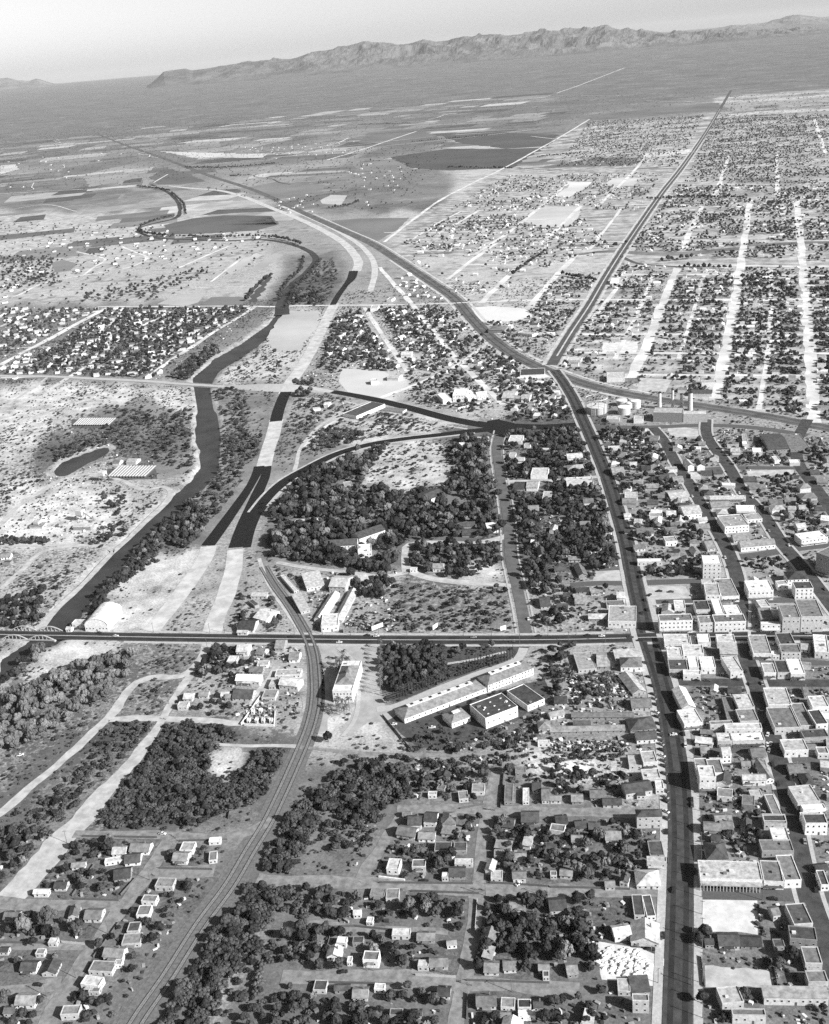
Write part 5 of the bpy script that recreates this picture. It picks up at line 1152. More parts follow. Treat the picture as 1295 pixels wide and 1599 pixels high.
DARKF = fol('dark_evergreen_leaves', .016, .06); MESQ = fol('mesquite_leaves', .022, .10); PALEF = fol('pale_cottonwood_leaves', .07, .18); CYPF = fol('cypress_leaves', .025, .05); PALMF = fol('palm_leaves', .07, .14)
BARK = mat('tree_bark', .12, .95, .2, 2)
def lobes(seed, n, spread, R, z0, flat):
    r = np.random.default_rng(seed); L = [(0, 0, z0 + .25, R * 1.15, flat)]
    for i in range(n):
        a = 2 * math.pi * i / n + r.uniform(-.4, .4); d = spread * r.uniform(.7, 1.1); L.append((d * math.cos(a), d * math.sin(a), z0 + r.uniform(-.05, .28), R * r.uniform(.65, 1.05), flat))
    return L
VAR = {   # unit crowns, about one metre in radius
 'dark': [clump_mesh('crown', 10 + k, lobes(20 + k, 6, .5, .5, .75, .95), .22, 26, DARKF) for k in range(4)],
 'mesq': [clump_mesh('crown', 30 + k, lobes(40 + k, 7, .62, .42, .42, .75), .24, 22, MESQ) for k in range(4)],
 'pale': [clump_mesh('crown', 50 + k, lobes(60 + k, 6, .5, .46, .8, 1.1), .26, 34, PALEF) for k in range(3)],
 'cyp': [clump_mesh('crown', 70 + k, [(0, 0, .9, .30, 2.4), (.04, .02, 2.0, .27, 2.4), (0, .03, 3.1, .22, 2.6), (.02, 0, 4.1, .14, 3)], .4, 14, CYPF) for k in range(2)],
}
def palm_mesh(seed):
    r = np.random.default_rng(seed); V, F = [], []
    for k in range(26):
        a = r.uniform(0, 6.28); up = r.uniform(-.6, .9)
        p = [np.array([0, 0, 0.])]; 
        for s in range(1, 4):
            t = s / 3; p.append(np.array([math.cos(a) * t, math.sin(a) * t, up * t - .7 * t * t]))
        w = np.array([-math.sin(a), math.cos(a), 0]) * .12; n0 = len(V)
        for s, q in enumerate(p): V += [tuple(q - w * (1.2 - s * .3)), tuple(q + w * (1.2 - s * .3))]
        for s in range(3): F.append((n0 + 2 * s, n0 + 2 * s + 1, n0 + 2 * s + 3, n0 + 2 * s + 2))
    me = bpy.data.meshes.new('crown'); me.from_pydata([tuple(map(float, v)) for v in V], [], F); me.materials.append(PALMF); me.update(); return me
VAR['palm'] = [palm_mesh(k) for k in (1, 2)]
vs, fs = [], []; lathe(vs, fs, [(.09, -.1), (.055, .5), (.04, 1)], 7)
for a in range(4):
    n = len(vs); c, s = math.cos(a * 1.6), math.sin(a * 1.6)
    vs += [(.03 * s, -.03 * c, .45), (-.03 * s, .03 * c, .45), (.35 * c, .35 * s, .95), (0, 0, .55)]; fs += [(n, n + 1, n + 2), (n + 1, n + 3, n + 2), (n + 3, n, n + 2)]
trunk_me = mesh_obj('trunk', vs, fs, BARK, None, link=False).data
HSC = {'dark': .95, 'mesq': 1.0, 'pale': 1.05, 'cyp': 1.0, 'palm': 1.0}

# zones: picture polygon, kind mix, spacing in metres, radius range, phrase
Z = [
 ([(240,1137),(320,1128),(350,1130),(372,1150),(350,1168),(325,1185),(330,1208),(350,1216),(390,1200),(400,1175),(466,1172),(462,1195),(440,1232),(405,1258),(370,1262),(330,1280),(300,1292),(200,1300),(150,1288),(190,1225),(225,1180)], 'mesq', 3.3, (1.4, 3.6), 'in the dark thicket left of the railway curve'),
 ([(415,1340),(455,1275),(520,1215),(580,1195),(636,1198),(640,1240),(590,1285),(545,1290),(512,1262),(490,1300),(470,1345),(455,1385),(425,1430),(395,1480),(350,1550),(310,1630),(225,1630),(290,1530),(345,1448),(385,1390)], 'mesq', 3.3, (1.6, 4.6), 'in the dark belt along the railway'),
 ([(440,1390),(520,1388),(560,1420),(520,1460),(490,1470),(450,1510),(400,1560),(330,1620),(275,1620),(330,1530),(400,1440)], 'mesq', 6.5, (2, 4), 'in the broken scrub right of the railway belt'),
 ([(480,1285),(560,1290),(590,1300),(560,1330),(500,1310),(470,1330),(450,1350)], 'mesq', 6, (2, 3.6), 'on the bushy slope by the bend of the path'),
 ([(0,1085),(50,1070),(120,1042),(165,1030),(205,1018),(218,1030),(200,1055),(170,1090),(120,1120),(60,1160),(0,1180)], 'pale', 6.5, (3.2, 5.5), 'in the pale cottonwood stand below the bridge'),
 ([(0,1045),(30,1030),(45,1035),(30,1060),(0,1070)], 'dark', 6, (3, 5), 'on the lower river bank'), ([(50,1000),(84,1000),(80,1015),(55,1035)], 'pale', 6, (3, 5), 'on the bank right below the bridge'),
 ([(60,1160),(150,1120),(200,1130),(230,1150),(150,1250),(100,1300),(0,1350),(0,1290),(90,1230),(160,1160)], 'mesq', 9, (1.5, 3.2), 'on the scrub flat between the pale tracks'),
 ([(165,1165),(215,1150),(225,1165),(150,1240),(60,1300),(20,1330),(0,1320),(60,1260)], 'mesq', 5, (1.6, 3.2), 'in the brush right of the pale track'),
 ([(185,1128),(245,1128),(222,1150),(160,1146)], 'mesq', 5, (2, 3.4), 'by the junction of the dirt roads'),
 ([(200,1065),(250,1060),(255,1095),(205,1110)], 'mesq', 9, (1.6, 3), 'inside the loop of dirt roads'), ([(305,1020),(350,1010),(362,1050),(310,1062)], 'dark', 5.5, (2.5, 4.5), 'left of the walled yards'),
 ([(355,1005),(430,1005),(430,1060),(390,1075),(360,1060)], 'dark', 10, (2, 4), 'among the yards left of the depot tracks'), ([(270,1085),(380,1085),(370,1120),(290,1122)], 'dark', 10, (2, 3.6), 'around the houses by the fork'),
 ([(600,1012),(690,1012),(700,1040),(685,1052),(640,1075),(608,1085),(597,1050)], 'dark', 5, (3, 5), 'in the park grove beside the depot'), ([(700,1008),(828,1008),(800,1022),(700,1030)], 'dark', 14, (2.5, 4), 'on the lawn behind the cypress row'),
 ([(540,1180),(800,1160),(840,1180),(800,1195),(700,1215),(640,1235),(620,1210),(560,1200)], 'mesq', 6, (2, 4), 'in the brush below the school'), ([(760,1130),(850,1120),(850,1170),(760,1165)], 'mesq', 7, (2, 4), 'in the brush right of the school annex'), ([(640,1160),(760,1130),(760,1150),(660,1175)], 'mesq', 12, (2, 3), 'on the school lawn edge'),
 ([(840,1040),(960,1050),(970,1090),(860,1110)], 'mesq', 8, (2, 4.2), 'in the junk lot behind the warehouse'), ([(860,1005),(900,1010),(890,1050),(860,1060)], 'dark', 8, (2.5, 4), 'at the corner behind the forecourt'), ([(860,1178),(975,1172),(975,1186),(850,1192)], 'mesq', 4.5, (1.8, 3), 'in the strip below the long sheds'),
 ([(640,1215),(880,1205),(980,1210),(980,1262),(760,1260),(640,1258)], 'dark', 9, (2.4, 4.4), 'among the houses above the third dirt lane'),
 ([(600,1275),(1035,1275),(1040,1385),(590,1375)], 'dark', 8.5, (2.2, 4.4), 'in the gardens above the middle dirt street'),
 ([(440,1400),(900,1400),(935,1470),(920,1530),(440,1515)], 'dark', 8.0, (2.2, 4.6), 'in the gardens below the middle dirt street'),
 ([(760,1400),(860,1400),(930,1450),(935,1530),(760,1530),(730,1470)], 'dark', 8, (2.6, 4.8), 'in the dense gardens left of the rubble lot'),
 ([(470,1535),(700,1542),(700,1640),(300,1640),(380,1580)], 'dark', 7.5, (2.2, 4.4), 'in the bottom gardens below the lowest street'), ([(720,1550),(940,1550),(960,1640),(720,1640)], 'dark', 9, (2.2, 4.4), 'in the bottom gardens near the main road'),
 ([(1085,1440),(1300,1470),(1300,1500),(1220,1500),(1085,1470)], 'dark', 9, (2.5, 4.6), 'below the bright bare lot'), ([(1085,1540),(1300,1520),(1300,1640),(1085,1640)], 'dark', 13, (2.2, 4), 'in the lower right yards'), ([(1070,1270),(1190,1270),(1185,1345),(1075,1340)], 'dark', 10, (2.4, 4.4), 'behind the arcade'),
 ([(1065,1010),(1300,1080),(1300,1260),(1075,1260)], 'dark', 26, (2, 3.4), 'in the back yards of the shop blocks'), ([(1090,1195),(1185,1195),(1190,1245),(1090,1250)], 'dark', 13, (2, 3.6), 'in the yards above the arcade block'),
 ([(0,1295),(240,1310),(180,1400),(0,1400)], 'dark', 8, (2, 4), 'in the yards above the left cross lane'), ([(0,1420),(180,1420),(130,1470),(0,1470)], 'dark', 8, (2.4, 4.4), 'in the yards by the two tall trees'), ([(0,1485),(130,1485),(90,1530),(0,1540)], 'dark', 8, (2, 3.8), 'in the yards of the lower left block'), ([(0,1555),(80,1545),(60,1640),(0,1640)], 'dark', 7, (2.4, 4), 'in the lowest left corner'),
 ([(270,1305),(345,1305),(310,1360),(255,1350)], 'dark', 7.5, (1.6, 3.4), 'in the small block beside the tracks'), ([(215,1375),(310,1370),(230,1500),(120,1620),(110,1560)], 'dark', 7.4, (1.6, 3.4), 'behind the row of flat houses'),
 ([(345,680),(425,680),(405,720),(380,770),(340,820),(320,845),(270,865),(235,885),(175,930),(150,975),(110,985),(130,950),(190,885),(250,820),(322,757),(340,735)], 'mesq', 8.5, (2.2, 4.6), 'on the right bank of the river'),
 ([(330,610),(380,605),(390,640),(385,690),(350,700),(340,650)], 'mesq', 9, (2.2, 4.2), 'by the river below the flat bridge'), ([(250,790),(300,780),(330,830),(290,860),(250,840)], 'dark', 7, (3, 5), 'in the clump beside the river bend'), ([(215,840),(260,830),(240,880),(170,930),(160,960),(140,975),(150,920)], 'dark', 6, (2.6, 4.6), 'lining the river near the hall'),
 ([(0,940),(70,920),(70,970),(30,985),(0,985)], 'dark', 7, (2.8, 4.6), 'left of the bridge approach'), ([(0,842),(78,842),(78,852),(0,852)], 'dark', 4.5, (2.2, 3.2), 'in the straight tree row beside the quarry'), ([(150,770),(200,770),(200,800),(160,820),(140,850),(170,860),(200,830)], 'dark', 11, (2.4, 4.4), 'by the workyard'),
 ([(80,700),(170,680),(185,690),(150,700),(90,730)], 'mesq', 6.5, (2, 3.6), 'round the pond'), ([(165,640),(300,640),(300,740),(240,720),(210,700),(160,690)], 'mesq', 10, (2.2, 4.4), 'on the left bank above the brickyard'), ([(120,610),(290,620),(290,660),(200,670),(120,660)], 'mesq', 20, (1.6, 3.4), 'on the desert flat below the bridge road'),
 ([(0,680),(90,640),(160,650),(80,730),(0,760)], 'mesq', 18, (1.6, 3.2), 'on the desert flat at far left'), ([(0,790),(50,770),(80,740),(0,750)], 'mesq', 12, (2, 3.4), 'left of the quarry'), ([(30,900),(70,870),(140,880),(60,950),(20,930)], 'mesq', 13, (1.8, 3.4), 'between bank road and river road'),
 ([(430,765),(480,735),(540,712),(590,698),(605,700),(570,745),(560,770),(640,770),(705,760),(705,700),(740,680),(785,700),(790,760),(795,830),(740,845),(640,845),(620,880),(600,895),(520,885),(430,872),(420,840)], 'dark', 7.6, (2.4, 6.4), 'in the wooded estate'),
 ([(560,705),(700,690),(700,760),(640,765),(590,745)], 'mesq', 17, (2, 4), 'in the clearing of the estate'), ([(650,850),(780,852),(800,880),(720,905),(640,890)], 'dark', 8, (2.8, 4.8), 'between estate drive and scrub lot'), ([(600,910),(790,915),(800,985),(580,985),(560,960),(600,930)], 'mesq', 9.5, (1.8, 3.6), 'on the roadside scrub lot'), ([(530,870),(610,880),(620,900),(600,940),(560,930)], 'dark', 7, (3, 5), 'at the right edge of the warehouse yard'),
 ([(370,930),(430,930),(440,985),(380,985)], 'dark', 9, (2.4, 4), 'between ramp and warehouse siding'),
 ([(790,670),(870,668),(910,670),(940,740),(985,880),(960,900),(830,905),(810,860),(795,790)], 'dark', 8.2, (3, 5.2), 'in the shaded quarter left of the avenue'), ([(815,905),(890,905),(900,960),(860,985),(830,960)], 'dark', 9, (2.8, 4.6), 'by the tree-lined street corner'),
 ([(930,672),(1020,672),(1080,780),(1115,860),(1090,905),(1000,905),(985,840),(960,760)], 'dark', 9.5, (2.6, 4.6), 'in the leafy quarter right of the avenue'), ([(1035,670),(1105,672),(1180,790),(1190,830),(1130,830),(1080,740)], 'dark', 14, (2.4, 4), 'between the two slanting streets'), ([(1110,690),(1290,690),(1300,840),(1230,850),(1150,740)], 'dark', 12, (2.4, 4.2), 'in the quarter above the small park'),
 ([(1150,868),(1240,858),(1250,885),(1160,900)], 'dark', 9, (1.8, 3.2), 'in the small park'),
 ([(440,630),(520,615),(580,640),(690,665),(560,690),(490,705),(455,700)], 'mesq', 10, (2, 4), 'below the bridge road ramp'), ([(500,670),(570,672),(560,690),(500,705)], 'mesq', 6, (2.4, 4), 'above the black curving road'), ([(600,640),(690,660),(560,665)], 'mesq', 9, (2, 3.6), 'between the two black roads'),
 ([(520,500),(560,482),(620,580),(560,590),(500,575)], 'dark', 10.5, (2.6, 4.6), 'in the quarter left of the pale oblique street'), ([(575,482),(750,480),(860,575),(890,640),(790,640),(700,555)], 'dark', 12, (2.4, 4.4), 'in the quarter below the main line'), ([(600,490),(640,485),(740,590),(770,640),(660,650),(640,590)], 'dark', 12, (2.4, 4.4), 'in the middle of the far quarter'),
 ([(460,455),(500,455),(498,478),(445,478)], 'dark', 9, (3, 4), 'in the tree rows at the upper highway'), ([(445,600),(488,598),(490,618),(455,622)], 'dark', 8, (4, 6), 'in the clump beside the overpass'),
 ([(905,640),(1110,650),(1105,662),(1000,664),(910,660)], 'dark', 26, (2, 3.4), 'round the power plant'),
 ([(70,592),(0,590),(90,540),(170,482),(395,481),(310,535),(240,592)], 'dark', 12.5, (2.6, 4.6), 'in the far left quarter'), ([(0,560),(0,482),(160,482)], 'dark', 16, (2.6, 4.6), 'in the outermost left quarter'), ([(262,590),(300,560),(335,540),(345,550),(318,580),(300,596)], 'dark', 8, (3, 5), 'at the river beside the flat bridge'),
 ([(130,472),(240,466),(330,425),(310,420),(230,440),(135,460)], 'dark', 20, (3.5, 5.5), 'round the white institution'), ([(0,402),(90,400),(95,445),(0,455)], 'dark', 18, (3, 5), 'in the far orchard'),
 ([(430,500),(395,535),(345,560),(340,580),(400,600),(440,600),(480,530),(440,555)], 'mesq', 16, (2, 4), 'along the upper wash'), ([(440,478),(470,430),(520,400),(528,430),(510,475)], 'mesq', 12, (2.4, 4.4), 'in the wash by the upper highway'),
 ([(870,600),(900,640),(905,665),(880,668),(790,655),(850,640)], 'dark', 12, (2.6, 4.4), 'left of the avenue by the underpass'),
]
# residential street grids of the north and their scattered trees
ZF = [
 ([(1325,690),(1330,500),(1620,560),(1900,1600),(1330,1600)], 'dark', 15), ([(-20,1600),(-20,1180),(-400,1180),(-700,1600)], 'mesq', 12),
 ([(868,575),(970,400),(1045,430),(985,590)], 'dark', 15), ([(985,590),(1040,440),(1150,430),(1120,625)], 'dark', 12.5), ([(1120,625),(1155,420),(1252,420),(1268,655)], 'dark', 11), ([(1268,655),(1252,420),(1320,420),(1340,660)], 'dark', 11),
 ([(770,520),(820,500),(860,440),(950,420),(870,560)], 'dark', 15), ([(600,400),(760,400),(820,440),(740,480)], 'dark', 30), ([(620,385),(700,340),(900,330),(960,390),(850,420),(760,400)], 'dark', 22), ([(980,390),(1060,290),(1330,290),(1330,410),(1100,400)], 'dark', 15),
 ([(700,330),(790,275),(1040,270),(990,330)], 'dark', 26), ([(1070,285),(1120,180),(1400,180),(1400,290)], 'dark', 20), ([(870,260),(920,190),(1100,180),(1060,260)], 'dark', 26), ([(1290,180),(1120,180),(1140,150),(1400,140)], 'dark', 45),
 ([(0,480),(0,345),(420,362),(430,400),(330,440),(240,470)], 'dark', 40), ([(300,300),(560,230),(700,220),(640,330),(540,330)], 'dark', 40), ([(-200,330),(0,180),(600,180),(500,260),(200,290)], 'mesq', 60), ([(600,200),(560,160),(1150,140),(900,200)], 'mesq', 60),
]
ROWS = [([(470,383),(440,374),(400,370),(340,372),(290,370),(240,368),(218,358),(240,346),(272,338)], 11), ([(500,408),(486,428),(462,450),(448,480)], 10), ([(474,404),(468,425),(446,446),(436,470)], 12), ([(290,335),(286,318),(268,302)], 12), ([(385,470),(405,445),(424,431)], 7),([(290,262),(360,262),(430,256)], 7), ([(215,292),(265,298)], 8), ([(360,276),(392,274)], 7), ([(50,440),(75,430)], 8), ([(840,246),(905,240)], 8), ([(1060,308),(1160,310)], 8), ([(1010,312),(1050,310)], 8), ([(880,430),(930,440)], 10), ([(560,195),(640,193)], 12), ([(520,325),(540,322),(560,315)], 9),
        ([(645,222),(760,212)], 12), ([(1035,408),(1080,404)], 9), ([(1160,435),(1200,432),(1230,432)], 9), ([(1160,445),(1235,446)], 10), ([(455,466),(500,466)], 6), ([(1060,418),(1140,420)], 10), ([(700,262),(800,264)], 12), ([(800,430),(850,395)], 14), ([(960,385),(1300,300)], 40)]
pts_all = []     # x, y, kind, radius, phrase
def rows(x, y):
    d = bhash(np.floor(x / 122.0), np.floor(y / 96.0))
    return ((np.abs((y / 48.0) % 1 - .5) < .34) & (bhash(np.floor(x / 14), np.floor(y / 14)) < (.12 + 1.0 * d))) | (bhash(np.floor(x / 9), np.floor(y / 9)) < .06)
def sample(poly, sp, rr_, kind, ph):
    w = [(p.x, p.y) for p in px(poly)]
    xs = [p[0] for p in w]; ys = [p[1] for p in w]
    nx, ny = int((max(xs) - min(xs)) / sp) + 1, int((max(ys) - min(ys)) / sp) + 1
    gx, gy = np.meshgrid(np.arange(nx) * sp + min(xs), np.arange(ny) * sp + min(ys))
    gx = gx.ravel() + rng.uniform(-.55, .55, gx.size) * sp; gy = gy.ravel() + rng.uniform(-.55, .55, gy.size) * sp
    k = inside(gx, gy, w) & ~blocked(gx, gy); gx, gy = gx[k], gy[k]
    if ph is None and min(v for _, v in poly) < 600 and max(u for u, _ in poly) > 600:
        k = rows(gx, gy); gx, gy = gx[k], gy[k]
    # natural clearings
    q = np.sin(gx * .061 + gy * .023) + np.sin(gy * .053 - gx * .031 + 2) + np.sin(gx * .17 + 1) * .5 + np.sin(gy * .19) * .5
    if ph and 'wooded estate' in ph: q = q - .95 + np.sin(gx * .3) * .4
    k = q > (-2.4 if sp < 7 else -1.35); gx, gy = gx[k], gy[k]
    R = rr_[0] + (rr_[1] - rr_[0]) * rng.beta(1.6, 2.6, gx.size)
    mixk = rng.uniform(0, 1, gx.size)
    for i in range(gx.size):
        kk = kind
        if kind == 'dark' and mixk[i] < .10: kk = 'pale'
        elif kind == 'dark' and mixk[i] < .26: kk = 'mesq'
        elif kind == 'mesq' and mixk[i] < .12: kk = 'dark'
        pts_all.append((gx[i], gy[i], kk, R[i], ph))
for poly, kind, sp, rr_, ph in Z: sample(poly, sp * (.86 if kind == 'dark' and sp < 15 else 1), (rr_[0] * .95, rr_[1] * 1.22), kind, ph)
for poly, kind, sp in ZF: sample(poly, sp * (.6 if sp < 30 else 1), (2.3, 4.7), kind, None)
for pts, sp in ROWS:
    c = curve(px(pts), sp)
    for q in c: pts_all.append((q[0] + rng.uniform(-2, 2), q[1] + rng.uniform(-2, 2), 'dark', rng.uniform(3.5, 6.5), None))
# trees picked out one by one
NAMED = [(A0,125,535,'pale',5.6,'beside its twin at the lower left lanes'),(A0,222,500,'pale',5.8,'right one of the pair at the lower left lanes'),(A0,515,150,'dark',5,'behind the fenced yards'),(A0,312,250,'dark',3.4,'beside the open dirt yard'),(A0,375,510,'dark',3.8,'between the two gabled houses'),(A0,160,590,'dark',3.6,'below the tall pair'),(A0,470,600,'dark',3.6,'left of the oblique lane fence'),
 (A0,760,320,'dark',2.4,'left of the first flat house'),(A0,890,330,'dark',3.6,'behind the first flat house'),(A0,720,580,'dark',4,'behind the row of flat houses'),(A1,240,620,'dark',3.2,'at the corner of the lowest street'),(A1,210,700,'dark',4.2,'casting a long shadow at the lowest street'),(A1,300,700,'dark',4,'by the parked car at the lowest street'),(A1,625,800,'dark',3.4,'on the lowest street'),(A1,630,430,'pale',5,'full grey crown by the middle street'),
 (A1,290,145,'dark',4,'alone on the slope'),(A2,185,370,'dark',3.6,'on the dirt street corner'),(A2,140,600,'dark',5,'left of the rubble pile'),(A2,190,640,'dark',5,'touching the rubble pile'),(A2,720,540,'dark',5,'left below the bright lot'),(A2,690,570,'dark',4,'at the east kerb'),(A2,1060,690,'dark',5,'in the lower right yard'),(A2,1120,650,'dark',4.6,'behind the shed in the lower right yard'),(A2,705,850,'dark',4,'at the east kerb low down'),
 (B1,250,535,'dark',4.6,'round one at the tail of the forecourt'),(B1,665,535,'dark',3.4,'left one on the school lawn'),(B1,745,525,'dark',3,'middle one on the school lawn'),(B1,790,495,'dark',3,'right one on the school lawn'),(B1,525,350,'dark',3.4,'at the mouth of the school drive'),(B1,885,100,'dark',4,'behind the cypress row'),(B1,835,140,'dark',3,'on the upper lawn'),(B1,1020,90,'dark',3.6,'beside the cross road'),(B1,325,640,'dark',3.4,'below the forecourt'),(B1,280,720,'dark',3.2,'in the grey flat'),
 (B1,855,590,'dark',3.6,'in the brush under the school'),(B1,1230,445,'dark',3.6,'behind the annex'),(B2,48,160,'dark',6,'tall one left of the warehouse'),(B2,280,370,'pale',5,'in the junk lot'),(B2,30,300,'dark',4,'above the little dark-roofed house'),(C2,45,880,'dark',6.5,'large round one by the corner yard'),(C2,255,710,'dark',3.6,'behind the garage'),(C0,525,340,'dark',5.5,'alone beside the quarry'),(C1,775,395,'pale',5,'pale one in the estate'),(C1,540,490,'pale',6,'pale one beside the mansion'),
 (C1,130,470,'pale',5,'pale one on the estate meadow'),(C1,45,520,'pale',5,'pale one at the estate edge'),(C1,390,550,'pale',4,'in the mansion forecourt'),(C1,1240,700,'dark',6.5,'large one at the straight street'),(C1,1180,660,'dark',6,'at the street corner'),(A0,60,530,'dark',4,'left of the pale pair'),(A1,755,455,'dark',4,'left one of the yard below the street'),(A1,860,440,'dark',4,'in the yard below the street')]
TSZ = lambda R: 'small' if R < 2.9 else ('middling' if R < 4.0 else 'large')
KW = {'dark': 'dark round', 'mesq': 'grey-green spreading', 'pale': 'pale feathery', 'cyp': 'slim dark', 'palm': 'fan-topped'}
def tree_thing(x, y, kind, R, label, group, name='shade_tree', hs=1.0):
    root = empty(name, (x, y, 0), rng.uniform(0, 6.28)); tag(root, label, 'tree' if kind not in ('palm', 'cyp') else {'palm': 'palm tree', 'cyp': 'cypress'}[kind], group)
    vr = VAR[kind]; o = bpy.data.objects.new('crown', vr[rng.integers(len(vr))]); COL.objects.link(o); o.parent = root
    sz = R * rng.uniform(.95, 1.4) * hs
    t = bpy.data.objects.new('trunk', trunk_me); COL.objects.link(t); t.parent = root
    if kind == 'palm': o.location = (0, 0, sz * 2.6); o.scale = (R, R, R); t.scale = (2.2, 2.2, sz * 2.6)
    elif kind == 'cyp': o.scale = (R, R, sz); t.scale = (1.5, 1.5, R); 
    else:
        o.scale = (R, R, sz); o.location = (0, 0, .12 * R if kind != 'mesq' else 0); t.scale = (R * .9, R * .9, sz * .95)
NT = 0
for o_, x, y, kind, R, ph in NAMED:
    p = at(o_, x, y + 4); tree_thing(p.x, p.y, kind, R, '%s %s tree, %s' % (TSZ(R), KW[kind], ph), 'shade trees standing apart', hs=1.15 if kind == 'pale' else 1); NT += 1
for k, t in enumerate(np.linspace(0, 1, 19)):
    p = at(B1, 575 + t * 240, 338 - t * 88); tree_thing(p.x, p.y, 'cyp', 2.5, 'slim dark cypress, %s from the left in the lower cypress row by the school drive' % ORD[k], 'cypresses along the school drive', 'cypress_tree', hs=1.1)
for k, t in enumerate(np.linspace(0, 1, 20)):
    p = at(B1, 862 + t * 258, 232 - t * 82); tree_thing(p.x, p.y, 'cyp', 2.4, 'slim dark cypress, %s from the left in the upper cypress row by the school drive' % ORD[k], 'cypresses along the school drive', 'cypress_tree', hs=1.1)
for k, (x, y) in enumerate([(290,190),(305,205),(320,185),(335,205),(345,190),(300,225),(325,160)]):
    p = at(B1, x, y); tree_thing(p.x, p.y, 'palm', 3.0, 'fan palm %s in the clump behind the depot' % ['first from left', 'second', 'third', 'fourth', 'rightmost', 'lowest left', 'rearmost'][k], 'palms about the depot', 'fan_palm')
for k, (x, y) in enumerate([(290,395),(305,410),(320,395),(338,408),(350,390),(300,380),(330,425)]):
    p = at(B1, x, y); tree_thing(p.x, p.y, 'palm', 3.0, 'fan palm %s in the clump before the depot' % ['first from left', 'second', 'third', 'fourth', 'rightmost', 'upper left', 'nearest the tracks end'][k], 'palms about the depot', 'fan_palm')
for k in range(12):
    p = at(B1, 497, 100 + k * 20); tree_thing(p.x, p.y, 'palm', 2.6, 'tall fan palm at the forecourt edge of the grove, %s from the cross road' % ORD[k], 'palms about the depot', 'fan_palm', hs=1.3)
tp = [(x, y, k, R, ph, *project(np.array(x), np.array(y), np.array(2.0))) for x, y, k, R, ph in pts_all]
vis = [i for i, t in enumerate(tp) if -5 < t[5] < 1300 and 0 < t[6] < 1604 and t[2] != 'mesq' and t[4]]
vis.sort(key=lambda i: -tp[i][3] / tp[i][7])
first = set(vis[:300 - NT])
bylab = defaultdict(list)
for i in sorted(first, key=lambda i: tp[i][5]):
    x, y, k, R, ph, u, v, d = tp[i]
    bylab['%s %s tree|%s' % (TSZ(R), {'dark': 'dark', 'pale': 'pale feathery'}.get(k, 'dark'), ph)].append((x, y, k, R))
NUM = ORD + ['twenty-' + w for w in ORD[:9]] + ['thirtieth'] + ['thirty-' + w for w in ORD[:9]]
NUM += ['fortieth'] + ['forty-' + w for w in ORD[:9]] + ['fiftieth'] + ['fifty-' + w for w in ORD[:9]]
for lb, mem in bylab.items():
    a_, ph = lb.split('|')
    for j, (x, y, k, R) in enumerate(mem):
        l_ = a_ + ' ' + ph if len(mem) == 1 or len(mem) > 59 else '%s, %s from left, %s' % (a_, NUM[j], ph)
        tree_thing(x, y, k, R, l_, 'garden and street trees' if len(mem) <= 59 else 'pale cottonwoods of the stand')
vm = [i for i, t in enumerate(tp) if -5 < t[5] < 1300 and 0 < t[6] < 1604 and t[2] == 'mesq' and t[4]]
rest = [t for i, t in enumerate(tp) if i not in first]
def scatter(name, P3, S3, RZ, IDX, sources):
    me = bpy.data.meshes.new(name); me.vertices.add(len(P3)); me.vertices.foreach_set('co', np.asarray(P3, np.float32).ravel())
    a = me.attributes.new('inst_scale', 'FLOAT_VECTOR', 'POINT'); a.data.foreach_set('vector', np.asarray(S3, np.float32).ravel())
    a = me.attributes.new('inst_rot', 'FLOAT', 'POINT'); a.data.foreach_set('value', np.asarray(RZ, np.float32))
    a = me.attributes.new('inst_idx', 'INT', 'POINT'); a.data.foreach_set('value', np.asarray(IDX, np.int32))
    o = bpy.data.objects.new(name, me); COL.objects.link(o); tag(o, kind='stuff')
    g = bpy.data.node_groups.new(name, 'GeometryNodeTree')
    g.interface.new_socket('Geometry', in_out='INPUT', socket_type='NodeSocketGeometry'); g.interface.new_socket('Geometry', in_out='OUTPUT', socket_type='NodeSocketGeometry')
    gi, go = g.nodes.new('NodeGroupInput'), g.nodes.new('NodeGroupOutput')
    iop = g.nodes.new('GeometryNodeInstanceOnPoints'); iop.inputs['Pick Instance'].default_value = True
    g2i = g.nodes.new('GeometryNodeGeometryToInstance')
    for s in sources[::-1]:
        oi = g.nodes.new('GeometryNodeObjectInfo'); oi.inputs['Object'].default_value = s; oi.inputs['As Instance'].default_value = False; oi.transform_space = 'ORIGINAL'
        g.links.new(oi.outputs['Geometry'], g2i.inputs[0])
    m2p = g.nodes.new('GeometryNodeMeshToPoints'); g.links.new(gi.outputs[0], m2p.inputs[0]); g.links.new(m2p.outputs[0], iop.inputs['Points'])
    g.links.new(g2i.outputs[0], iop.inputs['Instance'])
    def attr(nm, ty):
        n = g.nodes.new('GeometryNodeInputNamedAttribute'); n.data_type = ty; n.inputs['Name'].default_value = nm; return n.outputs['Attribute']
    cx = g.nodes.new('ShaderNodeCombineXYZ'); g.links.new(attr('inst_rot', 'FLOAT'), cx.inputs[2])
    g.links.new(cx.outputs[0], iop.inputs['Rotation']); g.links.new(attr('inst_scale', 'FLOAT_VECTOR'), iop.inputs['Scale']); g.links.new(attr('inst_idx', 'INT'), iop.inputs['Instance Index'])
    g.links.new(iop.outputs[0], go.inputs[0])
    md = o.modifiers.new('scatter', 'NODES'); md.node_group = g
    return o
def src(kind):
    out = []
    for me in VAR[kind]:
        o = bpy.data.objects.new('crown_source', me); out.append(o)
    return out
